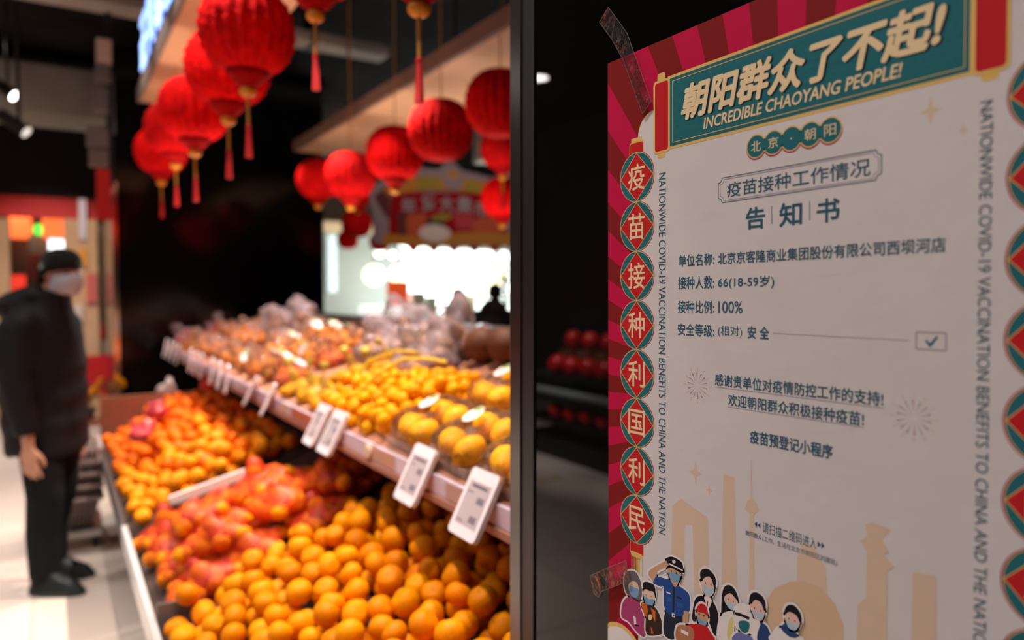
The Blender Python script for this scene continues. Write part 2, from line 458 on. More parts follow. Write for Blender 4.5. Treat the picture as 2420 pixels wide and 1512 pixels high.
FIGURES= {'gray haired woman in magenta coat': [('hair', [(0.0343, 0.7253), (0.0365, 0.7128), (0.0441, 0.7062), (0.057, 0.7033), (0.0654, 0.7092), (0.0692, 0.718), (0.0706, 0.7319), (0.0633, 0.7409), (0.0484, 0.7425), (0.0375, 0.7375)]), ('skinw', [(0.043, 0.7268), (0.0484, 0.7199), (0.0591, 0.7171), (0.0644, 0.724), (0.0623, 0.7348), (0.0549, 0.7388), (0.0463, 0.736)]), ('mask', [(0.0456, 0.7259), (0.0549, 0.7257), (0.0638, 0.7256), (0.0623, 0.7355), (0.0549, 0.7396), (0.0463, 0.7367)]), ('collar', [(0.048, 0.7398), (0.0591, 0.7402), (0.0675, 0.7387), (0.0665, 0.7427), (0.0548, 0.7454)]), ('magenta', [(0.0286, 0.7762), (0.0291, 0.7612), (0.0342, 0.7505), (0.0441, 0.7426), (0.0591, 0.7431), (0.0717, 0.7444), (0.0779, 0.7551), (0.0799, 0.7714), (0.0758, 0.7859), (0.0633, 0.7865), (0.0527, 0.7819), (0.0419, 0.7772)]), ('white', [(0.0533, 0.7656), (0.058, 0.7653), (0.0595, 0.7749), (0.0548, 0.7774)]), ('dark', [(0.0559, 0.7763), (0.0654, 0.7741), (0.0654, 0.776), (0.0563, 0.7787)]), ('dark', [(0.0489, 0.7234), (0.0517, 0.722), (0.0521, 0.7226), (0.0491, 0.724)]), ('dark', [(0.0587, 0.7223), (0.0617, 0.7217), (0.0614, 0.7225), (0.0585, 0.7231)])], 'man in dark coat with orange scarf': [('skinw', [(0.0737, 0.7229), (0.084, 0.7188), (0.094, 0.7181), (0.0954, 0.7289), (0.088, 0.74), (0.0799, 0.7415), (0.0748, 0.7333)]), ('dark', [(0.0731, 0.7139), (0.0799, 0.7095), (0.092, 0.709), (0.0964, 0.7131), (0.0964, 0.7243), (0.0924, 0.7187), (0.084, 0.7205), (0.0768, 0.7183), (0.0742, 0.725)]), ('mask', [(0.0748, 0.7297), (0.084, 0.7315), (0.0936, 0.7288), (0.091, 0.7389), (0.085, 0.7428), (0.0779, 0.7408)]), ('brown', [(0.0706, 0.7448), (0.0799, 0.7401), (0.096, 0.7385), (0.1059, 0.7475), (0.1098, 0.7599), (0.1088, 0.7693), (0.0799, 0.7807), (0.0779, 0.7551)]), ('orange', [(0.0696, 0.7423), (0.0795, 0.7402), (0.0819, 0.7507), (0.0779, 0.7579), (0.0721, 0.75)]), ('orange', [(0.088, 0.7414), (0.097, 0.7438), (0.0964, 0.758), (0.091, 0.7516)]), ('orange', [(0.088, 0.7669), (0.0936, 0.7746), (0.089, 0.7767)]), ('cream', [(0.0823, 0.7562), (0.085, 0.7521), (0.089, 0.7509), (0.091, 0.7537), (0.088, 0.7587), (0.084, 0.7596)]), ('dark', [(0.0774, 0.7274), (0.0805, 0.727), (0.0803, 0.7278), (0.0774, 0.7281)]), ('dark', [(0.0876, 0.726), (0.0904, 0.7254), (0.0902, 0.7262), (0.0874, 0.7268)])], 'saluting officer in blue uniform': [('skin', [(0.083, 0.6978), (0.09, 0.6885), (0.1174, 0.6692), (0.124, 0.6656), (0.125, 0.6707), (0.1174, 0.6779), (0.1009, 0.6893), (0.098, 0.7042), (0.091, 0.7037)]), ('navy', [(0.1165, 0.7359), (0.1436, 0.7321), (0.1454, 0.7422), (0.1363, 0.7456), (0.1311, 0.7674), (0.1127, 0.7671)]), ('skin', [(0.1463, 0.7237), (0.1571, 0.7204), (0.1548, 0.7373), (0.1463, 0.7405)]), ('blue', [(0.098, 0.6965), (0.1117, 0.6942), (0.125, 0.6925), (0.138, 0.695), (0.149, 0.6967), (0.1579, 0.7016), (0.158, 0.7208), (0.1487, 0.7235), (0.1445, 0.7324), (0.1155, 0.7363), (0.1121, 0.7065), (0.1068, 0.7071), (0.095, 0.7066)]), ('skin', [(0.1199, 0.6778), (0.1426, 0.6767), (0.1408, 0.686), (0.1362, 0.6956), (0.1325, 0.6989), (0.1278, 0.6957), (0.1235, 0.6903)]), ('mask', [(0.1222, 0.6832), (0.1417, 0.6803), (0.1389, 0.689), (0.1325, 0.6928), (0.1265, 0.6914)]), ('navy', [(0.1288, 0.6995), (0.1329, 0.6994), (0.131, 0.7327), (0.1284, 0.7325)]), ('dark', [(0.117, 0.6677), (0.1221, 0.6631), (0.1306, 0.6611), (0.1435, 0.663), (0.1467, 0.668), (0.1449, 0.6769), (0.1325, 0.6765), (0.1208, 0.6734)]), ('white', [(0.1227, 0.6711), (0.1343, 0.6716), (0.1457, 0.6724), (0.1453, 0.6741), (0.1339, 0.6734), (0.1223, 0.6729)]), ('white', [(0.1278, 0.666), (0.131, 0.6641), (0.1339, 0.6655), (0.1324, 0.6684), (0.1287, 0.6689)]), ('white', [(0.1165, 0.7098), (0.125, 0.7096), (0.1243, 0.7113), (0.1174, 0.7115)]), ('navy', [(0.1358, 0.7092), (0.1445, 0.7087), (0.1443, 0.711), (0.1358, 0.7117)]), ('bluelite', [(0.1174, 0.7156), (0.1265, 0.7152), (0.1262, 0.7215), (0.1174, 0.7218)]), ('bluelite', [(0.1359, 0.7167), (0.1454, 0.716), (0.145, 0.7219), (0.1359, 0.7225)]), ('white', [(0.1273, 0.7347), (0.1329, 0.7336), (0.1325, 0.7386), (0.1273, 0.7395)]), ('navy', [(0.1286, 0.7356), (0.1316, 0.7349), (0.1314, 0.7377), (0.1286, 0.7382)]), ('dark', [(0.1254, 0.6795), (0.1272, 0.6793), (0.1269, 0.6813), (0.1252, 0.6814)]), ('dark', [(0.1343, 0.6791), (0.1362, 0.6789), (0.1358, 0.6811), (0.1341, 0.6813)])], 'man in black suit with red tie': [('dark', [(0.1624, 0.7251), (0.1667, 0.7038), (0.1753, 0.6955), (0.1855, 0.6946), (0.1955, 0.6949), (0.2038, 0.7059), (0.2055, 0.7307), (0.1973, 0.7352), (0.189, 0.723), (0.1737, 0.7327), (0.165, 0.732)]), ('white', [(0.1822, 0.6951), (0.1872, 0.6914), (0.1942, 0.6941), (0.1898, 0.7059), (0.1856, 0.7023)]), ('red', [(0.1859, 0.6977), (0.1886, 0.6974), (0.1883, 0.7055), (0.1866, 0.7032)]), ('skinp', [(0.177, 0.6767), (0.1888, 0.6671), (0.1955, 0.6706), (0.1984, 0.6786), (0.1955, 0.6872), (0.1872, 0.6929), (0.1804, 0.6873)]), ('dark', [(0.1753, 0.6682), (0.1787, 0.6617), (0.1888, 0.6581), (0.1987, 0.6632), (0.2012, 0.6713), (0.1979, 0.6775), (0.1946, 0.6696), (0.1888, 0.6667), (0.1821, 0.6712), (0.1779, 0.6765)]), ('masklite', [(0.1804, 0.6795), (0.1888, 0.6812), (0.1965, 0.6786), (0.1968, 0.683), (0.1914, 0.6897), (0.1838, 0.6893)]), ('dark', [(0.1835, 0.6756), (0.185, 0.6754), (0.1848, 0.6775), (0.1835, 0.6777)]), ('dark', [(0.1922, 0.6746), (0.1938, 0.6744), (0.1935, 0.6767), (0.1922, 0.6767)])], 'woman with long black hair in white shirt': [('dark', [(0.2101, 0.6834), (0.2141, 0.671), (0.2227, 0.6666), (0.2305, 0.6702), (0.2355, 0.6795), (0.2352, 0.6858), (0.2291, 0.6892), (0.2213, 0.6945), (0.215, 0.7018), (0.2094, 0.7076)]), ('white', [(0.2086, 0.7092), (0.2182, 0.6994), (0.2275, 0.6972), (0.2292, 0.7139), (0.2246, 0.7307), (0.2055, 0.7383)]), ('yellow', [(0.2206, 0.711), (0.226, 0.7027), (0.2279, 0.7144), (0.2246, 0.73), (0.2183, 0.7294)]), ('skinp', [(0.2133, 0.6848), (0.222, 0.6762), (0.2298, 0.6791), (0.234, 0.6838), (0.2275, 0.6937), (0.2189, 0.6929)]), ('masklite', [(0.2165, 0.6875), (0.2244, 0.6884), (0.2314, 0.6865), (0.226, 0.6949), (0.2194, 0.6933)]), ('dark', [(0.2189, 0.6831), (0.2203, 0.6829), (0.2202, 0.6852), (0.2189, 0.6854)]), ('dark', [(0.2267, 0.6833), (0.2281, 0.6831), (0.2278, 0.6852), (0.2266, 0.6853)])], 'courier in red cap holding a carton': [('skin', [(0.1702, 0.7163), (0.1856, 0.7133), (0.1885, 0.7206), (0.1823, 0.7307), (0.1737, 0.7288)]), ('red', [(0.1699, 0.7164), (0.1723, 0.7086), (0.1788, 0.7038), (0.1856, 0.7049), (0.1884, 0.7116), (0.1878, 0.717), (0.1822, 0.7145)]), ('mask', [(0.172, 0.7229), (0.1788, 0.7249), (0.1853, 0.7228), (0.1853, 0.7282), (0.1789, 0.7317), (0.1729, 0.7291)]), ('red', [(0.1535, 0.7411), (0.1668, 0.7334), (0.1856, 0.7294), (0.194, 0.7352), (0.1982, 0.7419), (0.1625, 0.7562), (0.1615, 0.744)]), ('carton', [(0.1363, 0.749), (0.149, 0.7418), (0.1642, 0.7409), (0.1633, 0.7558), (0.1363, 0.7667)]), ('white', [(0.1436, 0.7489), (0.1566, 0.7485), (0.1562, 0.7533), (0.1436, 0.7533)]), ('dark', [(0.1733, 0.7174), (0.1754, 0.7171), (0.1751, 0.7194), (0.1733, 0.7195)]), ('dark', [(0.1809, 0.717), (0.1831, 0.7168), (0.1826, 0.7189), (0.1809, 0.719)])], 'medic in white hood and face shield': [('violet', [(0.2269, 0.7303), (0.2307, 0.7208), (0.2414, 0.7148), (0.2533, 0.7155), (0.2592, 0.7174)]), ('white', [(0.2291, 0.7016), (0.2314, 0.6909), (0.2412, 0.6834), (0.251, 0.6862), (0.2559, 0.6976), (0.2555, 0.7062), (0.2504, 0.7131), (0.2429, 0.7162), (0.2338, 0.7122)]), ('dark', [(0.2311, 0.6953), (0.2413, 0.694), (0.252, 0.694), (0.2518, 0.6974), (0.2413, 0.6973), (0.231, 0.6987)]), ('teal', [(0.2353, 0.7054), (0.2428, 0.7007), (0.251, 0.7009), (0.2492, 0.7109), (0.2429, 0.715), (0.2368, 0.7122)])], 'man in blue coat': [('white', [(0.2532, 0.6962), (0.2648, 0.693), (0.2678, 0.714), (0.2592, 0.7174), (0.2547, 0.7041)]), ('navyb', [(0.2663, 0.6961), (0.272, 0.6939), (0.2774, 0.6978), (0.2805, 0.7089), (0.2621, 0.7163)]), ('skinp', [(0.2514, 0.68), (0.2589, 0.6713), (0.2669, 0.672), (0.2722, 0.679), (0.2684, 0.6905), (0.2605, 0.6935), (0.2546, 0.6872)]), ('dark', [(0.2502, 0.6756), (0.2531, 0.6659), (0.2618, 0.6617), (0.2704, 0.6649), (0.2733, 0.6721), (0.2712, 0.6794), (0.2669, 0.672), (0.2589, 0.6707), (0.2539, 0.6773)]), ('masklite', [(0.2539, 0.6845), (0.2619, 0.6855), (0.2708, 0.6825), (0.2677, 0.6898), (0.2598, 0.6908)]), ('dark', [(0.2571, 0.6797), (0.2586, 0.6796), (0.2583, 0.6821), (0.2571, 0.6821)]), ('dark', [(0.2659, 0.6798), (0.2673, 0.6796), (0.2671, 0.6817), (0.2658, 0.6818)])], 'person in white jacket with dark cap': [('white', [(0.2825, 0.7034), (0.2914, 0.6906), (0.3035, 0.6899), (0.3165, 0.6916), (0.3191, 0.6934), (0.2819, 0.7083)]), ('skinp', [(0.2983, 0.6741), (0.3073, 0.6668), (0.3144, 0.6698), (0.3172, 0.6756), (0.3119, 0.6849), (0.3021, 0.6836)]), ('dark', [(0.2977, 0.6697), (0.3013, 0.6623), (0.3098, 0.659), (0.3176, 0.6641), (0.3195, 0.6719), (0.3167, 0.6748), (0.3131, 0.6692), (0.304, 0.6682), (0.2993, 0.6725)]), ('masklite', [(0.3001, 0.678), (0.3073, 0.6795), (0.3154, 0.6774), (0.3119, 0.6853), (0.3034, 0.6859)]), ('navyb', [(0.2934, 0.6898), (0.3001, 0.6821), (0.3041, 0.6891), (0.3126, 0.6881), (0.3133, 0.6929), (0.3035, 0.6951)]), ('dark', [(0.3027, 0.6748), (0.304, 0.6746), (0.3038, 0.6768), (0.3027, 0.6768)]), ('dark', [(0.3106, 0.6744), (0.3119, 0.6743), (0.3116, 0.6765), (0.3105, 0.6765)])]}

# ------------------------------------------------------------------ the poster
PW, PH, MEDR = 0.6035, 0.90, 0.0333
poster = thing('notice_poster', 'large red bordered paper notice about vaccination taped to the dark glass door', 'poster')
ph = 0.0105
pm = frame_from((0, -1, 0), (0, 0, 1), (-1, 0, 0), at(1436, 150, 1.0)) @ Matrix.Rotation(ph, 4, 'Z')
o_ = EYE + (at(1436, 150, 1.0) - EYE) * (0.6642 / (at(1436, 150, 1.0).x))
pm.translation = Vector((0.6646, o_.y, o_.z))
poster.matrix_world = pm
LV = 0.00006


def pcol(name, r, g, b, rough=0.65):
    return mat('print_' + name, (r, g, b, 1), rough, spec=0.06)


INK = dict(
    paper=mat('print_paper', (0.72, 0.715, 0.745, 1), 0.75, var=0.02, scale=14, bump=0.035, bscale=60, spec=0.2),
    pink=pcol('pink', 0.56, 0.010, 0.072), dark_red=pcol('dark_red', 0.23, 0.016, 0.018), teal=pcol('teal', 0.024, 0.17, 0.21),
    tealw=pcol('teal_wave', 0.034, 0.205, 0.245),
    gold=pcol('gold', 0.80, 0.55, 0.18), red=pcol('red', 0.58, 0.022, 0.03), cream=pcol('cream', 0.86, 0.72, 0.46),
    ink=pcol('blue_ink', 0.035, 0.125, 0.195), shadow=pcol('shadow', 0.012, 0.018, 0.03), lilac=pcol('lilac', 0.34, 0.32, 0.45),
    tan=pcol('tan', 0.73, 0.585, 0.46), tan2=pcol('tan_deep', 0.71, 0.53, 0.37), white=pcol('white', 0.84, 0.82, 0.84),
    hair=pcol('grey_hair', 0.16, 0.14, 0.15), skinw=pcol('pale_skin', 0.78, 0.62, 0.48), skin=pcol('skin', 0.62, 0.38, 0.24), skinp=pcol('pink_skin', 0.82, 0.56, 0.52),
    mask=pcol('mask_blue', 0.20, 0.40, 0.62), masklite=pcol('mask_pale', 0.45, 0.64, 0.74), collar=pcol('collar', 0.10, 0.03, 0.04), magenta=pcol('magenta', 0.42, 0.06, 0.19),
    dark=pcol('black', 0.015, 0.014, 0.02), brown=pcol('brown', 0.05, 0.03, 0.022), orange=pcol('orange', 0.65, 0.15, 0.03), navy=pcol('navy', 0.02, 0.03, 0.055),
    blue=pcol('uniform_blue', 0.025, 0.085, 0.33), bluelite=pcol('uniform_pocket', 0.035, 0.12, 0.42), yellow=pcol('yellow', 0.72, 0.66, 0.28), violet=pcol('violet', 0.17, 0.20, 0.50),
    carton=pcol('carton', 0.48, 0.22, 0.12), navyb=pcol('coat_blue', 0.03, 0.07, 0.20), purple=pcol('plum', 0.36, 0.03, 0.14))


class Art:
    """flat print: polygons in the sheet's own (across, down) metres, stacked in thin ink layers"""

    def __init__(s):
        s.bm = bmesh.new()
        s.mats = []

    def mi(s, ink):
        if ink not in s.mats:
            s.mats.append(ink)
        return s.mats.index(ink)

    def poly(s, pts, ink, level):
        vs = [s.bm.verts.new((u, -v, level * LV)) for u, v in pts]
        try:
            f = s.bm.faces.new(vs)
            if f.calc_area() == 0:
                return
            f.normal_update()
            if f.normal.z < 0:
                f.normal_flip()
            f.material_index = s.mi(ink)
        except ValueError:
            pass

    def disc(s, u, v, r, ink, level, n=40, rv=None):
        rv = r if rv is None else rv
        s.poly([(u + r * math.cos(2 * math.pi * i / n), v + rv * math.sin(2 * math.pi * i / n)) for i in range(n)], ink, level)

    def ring(s, u, v, r0, r1, ink, level, n=40):
        for i in range(n):
            a, b = 2 * math.pi * i / n, 2 * math.pi * (i + 1) / n
            s.poly([(u + r0 * math.cos(a), v + r0 * math.sin(a)), (u + r1 * math.cos(a), v + r1 * math.sin(a)),
                    (u + r1 * math.cos(b), v + r1 * math.sin(b)), (u + r0 * math.cos(b), v + r0 * math.sin(b))], ink, level)

    def line(s, a, b, w, ink, level):
        d = Vector((b[0] - a[0], b[1] - a[1]))
        n = Vector((-d.y, d.x)).normalized() * w / 2
        s.poly([(a[0] + n.x, a[1] + n.y), (b[0] + n.x, b[1] + n.y), (b[0] - n.x, b[1] - n.y), (a[0] - n.x, a[1] - n.y)], ink, level)

    def path(s, pts, w, ink, level, closed=True):
        n = len(pts)
        for i in range(n if closed else n - 1):
            s.line(pts[i], pts[(i + 1) % n], w, ink, level)

    def build(s, name):
        bmesh.ops.triangulate(s.bm, faces=[f for f in s.bm.faces if len(f.verts) > 4])
        return obj(name, s.bm, [INK[k] for k in s.mats], poster)


def rrect(u0, u1, v0, v1, r, n=8):
    out = []
    for cu, cv, a0 in ((u1 - r, v1 - r, 0), (u0 + r, v1 - r, 90), (u0 + r, v0 + r, 180), (u1 - r, v0 + r, 270)):
        for i in range(n + 1):
            a = math.radians(a0 + 90 * i / n)
            out.append((cu + r * math.cos(a), cv + r * math.sin(a)))
    return out


def smooth_loop(pts, k=4):
    n, out = len(pts), []
    for i in range(n):
        p0, p1, p2, p3 = (Vector(pts[(i + j) % n]) for j in (-1, 0, 1, 2))
        for t in range(k):
            t /= k
            out.append(tuple(0.5 * (2 * p1 + (p2 - p0) * t + (2 * p0 - 5 * p1 + 4 * p2 - p3) * t * t + (3 * p1 - p0 - 3 * p2 + p3) * t ** 3)))
    return out


def grow(pts, d):
    n, out = len(pts), []
    area = sum(pts[i][0] * pts[(i + 1) % n][1] - pts[(i + 1) % n][0] * pts[i][1] for i in range(n))
    sg = 1 if area > 0 else -1
    for i in range(n):
        t = Vector(pts[(i + 1) % n]) - Vector(pts[i - 1])
        if t.length < 1e-9:
            out.append(pts[i])
            continue
        t.normalize()
        out.append((pts[i][0] + sg * t.y * d, pts[i][1] - sg * t.x * d))
    return out


# the sheet itself
bm = bmesh.new()
bx(bm, 0, PW, -PH, 0, -0.0003, 0)
obj('paper_sheet', bm, INK['paper'], poster)
# sun rays behind everything: clipped to the sheet edge
A = Art()
c0 = (0.3017, 0.45)


def clip_ray(a):
    du, dv = math.cos(a), math.sin(a)
    t = min(((PW - c0[0]) if du > 0 else -c0[0]) / du if abs(du) > 1e-6 else 9, ((PH - c0[1]) if dv > 0 else -c0[1]) / dv if abs(dv) > 1e-6 else 9)
    return (c0[0] + du * t, c0[1] + dv * t)


NR = 76
corners = [(math.atan2(v - c0[1], u - c0[0]) % (2 * math.pi), (u, v)) for u, v in ((0, 0), (PW, 0), (PW, PH), (0, PH))]
for i in range(NR):
    a, b = 2 * math.pi * (i + 0.5) / NR, 2 * math.pi * (i + 1.5) / NR
    pts = [c0, clip_ray(a)] + [c for t, c in corners if a < t < b or a < t + 2 * math.pi < b] + [clip_ray(b)]
    A.poly(pts, 'dark_red' if i % 2 else 'pink', 1)
A.build('sun_ray_border')
# cream window and clouds
A = Art()
A.poly(grow(rrect(0.0635, PW - 0.0635, 0.0862, PH + 0.0, 0.030), 0.0012), 'gold', 2)
A.poly(rrect(0.0635, PW - 0.0635, 0.0862, PH, 0.030), 'paper', 3)
A.build('cream_panel')
for u, v, r in ((0.030, 0.838, 0.052), (0.118, 0.905, 0.068), (0.575, 0.838, 0.052), (0.485, 0.905, 0.068)):
    A = Art()
    for k, ink, lv in ((0.0, 'gold', 29), (0.006, 'white', 30)):
        pts = [(u + (r - k) * math.cos(a), min(PH, v + (r - k) * math.sin(a))) for a in [math.pi * 2 * i / 48 for i in range(48)]]
        A.poly([(max(0, min(PW, p[0])), p[1]) for p in pts], ink, lv)
    A.build('cloud_edge')
# skyline
for i, pts in enumerate(SKYLINE):
    A = Art()
    A.poly([(u, v) for u, v in pts], 'tan' if i not in (6,) else 'tan2', 4 + i * 0.4)
    A.build('printed_building')
for u, v, a, b in ((0.1672, 0.5451, 0.011, 0.0168), (0.1891, 0.5623, 0.0055, 0.008), (0.4472, 0.1641, 0.010, 0.0140), (0.4749, 0.1868, 0.0045, 0.006)):
    A = Art()
    st = []
    for q in range(8):
        r = 1 if q % 2 == 0 else 0.29
        st.append((u + a * r * math.sin(q * math.pi / 4), v - b * r * math.cos(q * math.pi / 4)))
    A.poly(st, 'tan', 4)
    A.build('printed_star')
# fireworks of dots
for u, v in ((0.1697, 0.4372), (0.4351, 0.4404)):
    A = Art()
    for k in range(14):
        a = 2 * math.pi * (k + 0.35) / 14
        for j in range(7):
            r = 0.0045 + j * 0.0018
            A.disc(u + r * math.cos(a), v + r * math.sin(a), 0.00022 + 0.00008 * j, 'purple', 4, 8)
    for k in range(12):
        a = 2 * math.pi * k / 12
        for j in range(5):
            r = 0.0135 + j * 0.0020
            A.disc(u + r * math.cos(a), v + r * math.sin(a), 0.00055 + 0.00009 * j, 'tan', 4, 8)
    A.build('printed_firework')
# banner scroll
A = Art()
A.poly([(0.1185, 0.0490), (0.4850, 0.0490), (0.4850, 0.1412), (0.1185, 0.1412)], 'gold', 5)
A.poly([(0.1225, 0.0525), (0.4795, 0.0525), (0.4795, 0.1378), (0.1225, 0.1378)], 'teal', 6)
for r in range(9):
    for c in range(40):
        u, v = 0.128 + c * 0.0092 + (r % 2) * 0.0046, 0.0575 + r * 0.0100
        if u < 0.475:
            for q in range(3):
                rr = 0.0042 - q * 0.0013
                A.path([(u + rr * math.cos(math.pi * (1 + t / 6)), v + rr * math.sin(math.pi * (1 + t / 6))) for t in range(7)], 0.0004, 'tealw', 7, False)
A.path([(0.1270, 0.0568), (0.4755, 0.0568), (0.4755, 0.1335), (0.1270, 0.1335)], 0.0008, 'gold', 8)
A.build('banner_scroll')
for u0, u1 in ((0.0925, 0.1222), (0.4813, 0.5110)):
    A = Art()
    um = (u0 + u1) / 2
    A.poly(rrect(um - 0.0075, um + 0.0065, 0.0412, 0.1495, 0.003), 'gold', 5)
    A.poly(rrect(u0, u1, 0.0500, 0.1432, 0.005), 'gold', 7)
    A.poly(rrect(u0 + 0.0030, u1 - 0.0030, 0.0530, 0.1402, 0.0035), 'red', 8)
    A.build('scroll_roller')
# row of round badges
A = Art()
for k in range(5):
    u = 0.2565 + k * 0.02285
    A.disc(u + 0.0002, 0.1628, 0.0138, 'purple', 4)
    A.disc(u, 0.1614, 0.0135, 'gold', 5)
for k in range(5):
    u = 0.2565 + k * 0.02285
    A.disc(u, 0.1614, 0.0120, 'teal', 6)
A.poly([(0.2565, 0.1575), (0.3479, 0.1575), (0.3479, 0.1655), (0.2565, 0.1655)], 'teal', 6.5)
A.disc(0.3022, 0.1614, 0.0010, 'cream', 8, 12)
A.build('badge_row')


def glyph_mesh(body, bold=0.0, shear=0.0):
    cu = bpy.data.curves.new('lettering', 'FONT')
    cu.body = body
    cu.size = 1.0
    cu.offset = bold
    cu.shear = shear
    cu.resolution_u = 3
    t = bpy.data.objects.new('lettering', cu)
    COL.objects.link(t)
    dg = bpy.context.evaluated_depsgraph_get()
    me = bpy.data.meshes.new_from_object(t.evaluated_get(dg))
    bpy.data.objects.remove(t)
    bpy.data.curves.remove(cu)
    me.materials.clear()
    return me


def text(body, u0, u1, vt, vb, ink, level, bold=0.0, shear=0.0, name='lettering', rot=False, parent=None):
    me = glyph_mesh(body, 0.0, shear)
    n = len(me.vertices)
    co = np.empty(n * 3)
    me.vertices.foreach_get('co', co)
    co = co.reshape(-1, 3)
    lo, hi = co.min(0), co.max(0)
    f = (co - lo) / np.maximum(hi - lo, 1e-9)
    if rot:      # reads downwards
        u = u0 + f[:, 1] * (u1 - u0)
        v = vt + f[:, 0] * (vb - vt)
    else:
        u = u0 + f[:, 0] * (u1 - u0)
        v = vb + f[:, 1] * (vt - vb)
    co2 = np.stack([u, -v, np.full(n, level * LV)], 1)
    me.vertices.foreach_set('co', co2.ravel())
    me.update()
    if bold > 0:      # heavier strokes: the same print shifted a hair each way
        h = bold * (vb - vt) * 0.8
        bm = bmesh.new()
        for k, (a, b) in enumerate(((0, 0), (h, 0), (-h, 0), (0, h), (0, -h), (h * .7, h * .7), (-h * .7, h * .7), (h * .7, -h * .7), (-h * .7, -h * .7))):
            m2 = me.copy()
            m2.transform(Matrix.Translation((a, b, k * 0.07 * LV)))
            bm.from_mesh(m2)
            bpy.data.meshes.remove(m2)
        bm.to_mesh(me)
        bm.free()
    return mobj(name, me, ink if not isinstance(ink, str) else INK[ink], parent or poster)


for body, u0, u1, vt, vb, st in TEXTS:
    if st == 'title':
        text(body, u0 + 0.0022, u1 + 0.0022, vt + 0.0012, vb + 0.0012, 'shadow', 9, 0.048, 0.22, 'title_shadow')
        text(body, u0, u1, vt, vb, 'cream', 10, 0.048, 0.22, 'title_lettering')
    elif st == 'english':
        text(body, u0, u1, vt, vb, 'cream', 10, 0.036, 0.2, 'subtitle_lettering')
    elif st == 'blue':
        text(body, u0, u1, vt, vb, 'ink', 6, 0.008)
    elif st == 'heavy':
        text(body, u0, u1, vt, vb, 'ink', 6, 0.028)
    elif st == 'medium':
        text(body, u0, u1, vt, vb, 'ink', 6, 0.017)
    else:
        text(body, u0, u1, vt, vb, 'ink', 6, 0.0)
for k, ch in ((0, '北'), (1, '京'), (3, '朝'), (4, '阳')):
    u = 0.2565 + k * 0.02285
    text(ch, u - 0.0066, u + 0.0066, 0.1555, 0.1672, 'cream', 8, 0.006)
LONG = 'NATIONWIDE COVID-19 VACCINATION BENEFITS TO CHINA AND THE NATION'
text(LONG, 0.1025, 0.1150, 0.1690, 0.6370, 'ink', 6, -0.004, name='side_lettering', rot=True)
text(LONG, 0.4885, 0.4985, 0.1660, 0.6370, 'ink', 6, -0.004, name='side_lettering', rot=True)
# framed title, rules, dotted line, tick box
A = Art()


def notched(u0, u1, v0, v1, r):
    out = []
    for cu, cv, a0 in ((u0, v0, 90), (u1, v0, 180), (u1, v1, 270), (u0, v1, 360)):
        seq = range(0, 7)
        for i in seq:
            a = math.radians(a0 - 90 * i / 6)
            out.append((cu + r * math.cos(a), cv + r * math.sin(a)))
    return out


A.path(notched(0.2022, 0.4022, 0.1897, 0.2185, 0.0055), 0.0009, 'ink', 5)
A.path(notched(0.2050, 0.3994, 0.1918, 0.2164, 0.0055), 0.0007, 'lilac', 5)
A.build('title_frame')
A = Art()
A.line((0.2778, 0.2300), (0.2779, 0.2495), 0.0008, 'ink', 5)
A.build('upright_rule')
A = Art()
A.line((0.3251, 0.2300), (0.3252, 0.2497), 0.0008, 'ink', 5)
A.build('upright_rule')
A = Art()
A.line((0.1980, 0.4357), (0.4069, 0.4354), 0.0006, 'lilac', 5)
A.build('underline')
A = Art()
A.line((0.2174, 0.4573), (0.3867, 0.4567), 0.0006, 'lilac', 5)
A.build('underline')
A = Art()
for i in range(100):
    A.disc(0.2808 + i * 0.001497, 0.3688 + i * 0.00001, 0.00055, 'lilac', 5, 8)
A.build('dotted_rule')
A = Art()
A.path([(0.4366, 0.3618), (0.4630, 0.3618), (0.4630, 0.3772), (0.4366, 0.3772)], 0.0010, 'lilac', 5)
A.poly([(0.4448, 0.3695), (0.4462, 0.3683), (0.4490, 0.3718), (0.4548, 0.3645), (0.4562, 0.3657), (0.4491, 0.3752)], 'ink', 6)
A.build('tick_box')
for u, s in ((0.2605, 1), (0.3411, -1)):
    A = Art()
    v = 0.5853
    for k in (-0.0022, 0.0022):
        A.poly([(u + k - 0.002 * s, v), (u + k + 0.002 * s, v - 0.0032), (u + k + 0.002 * s, v + 0.0032)], 'ink', 5)
    A.build('double_arrow')
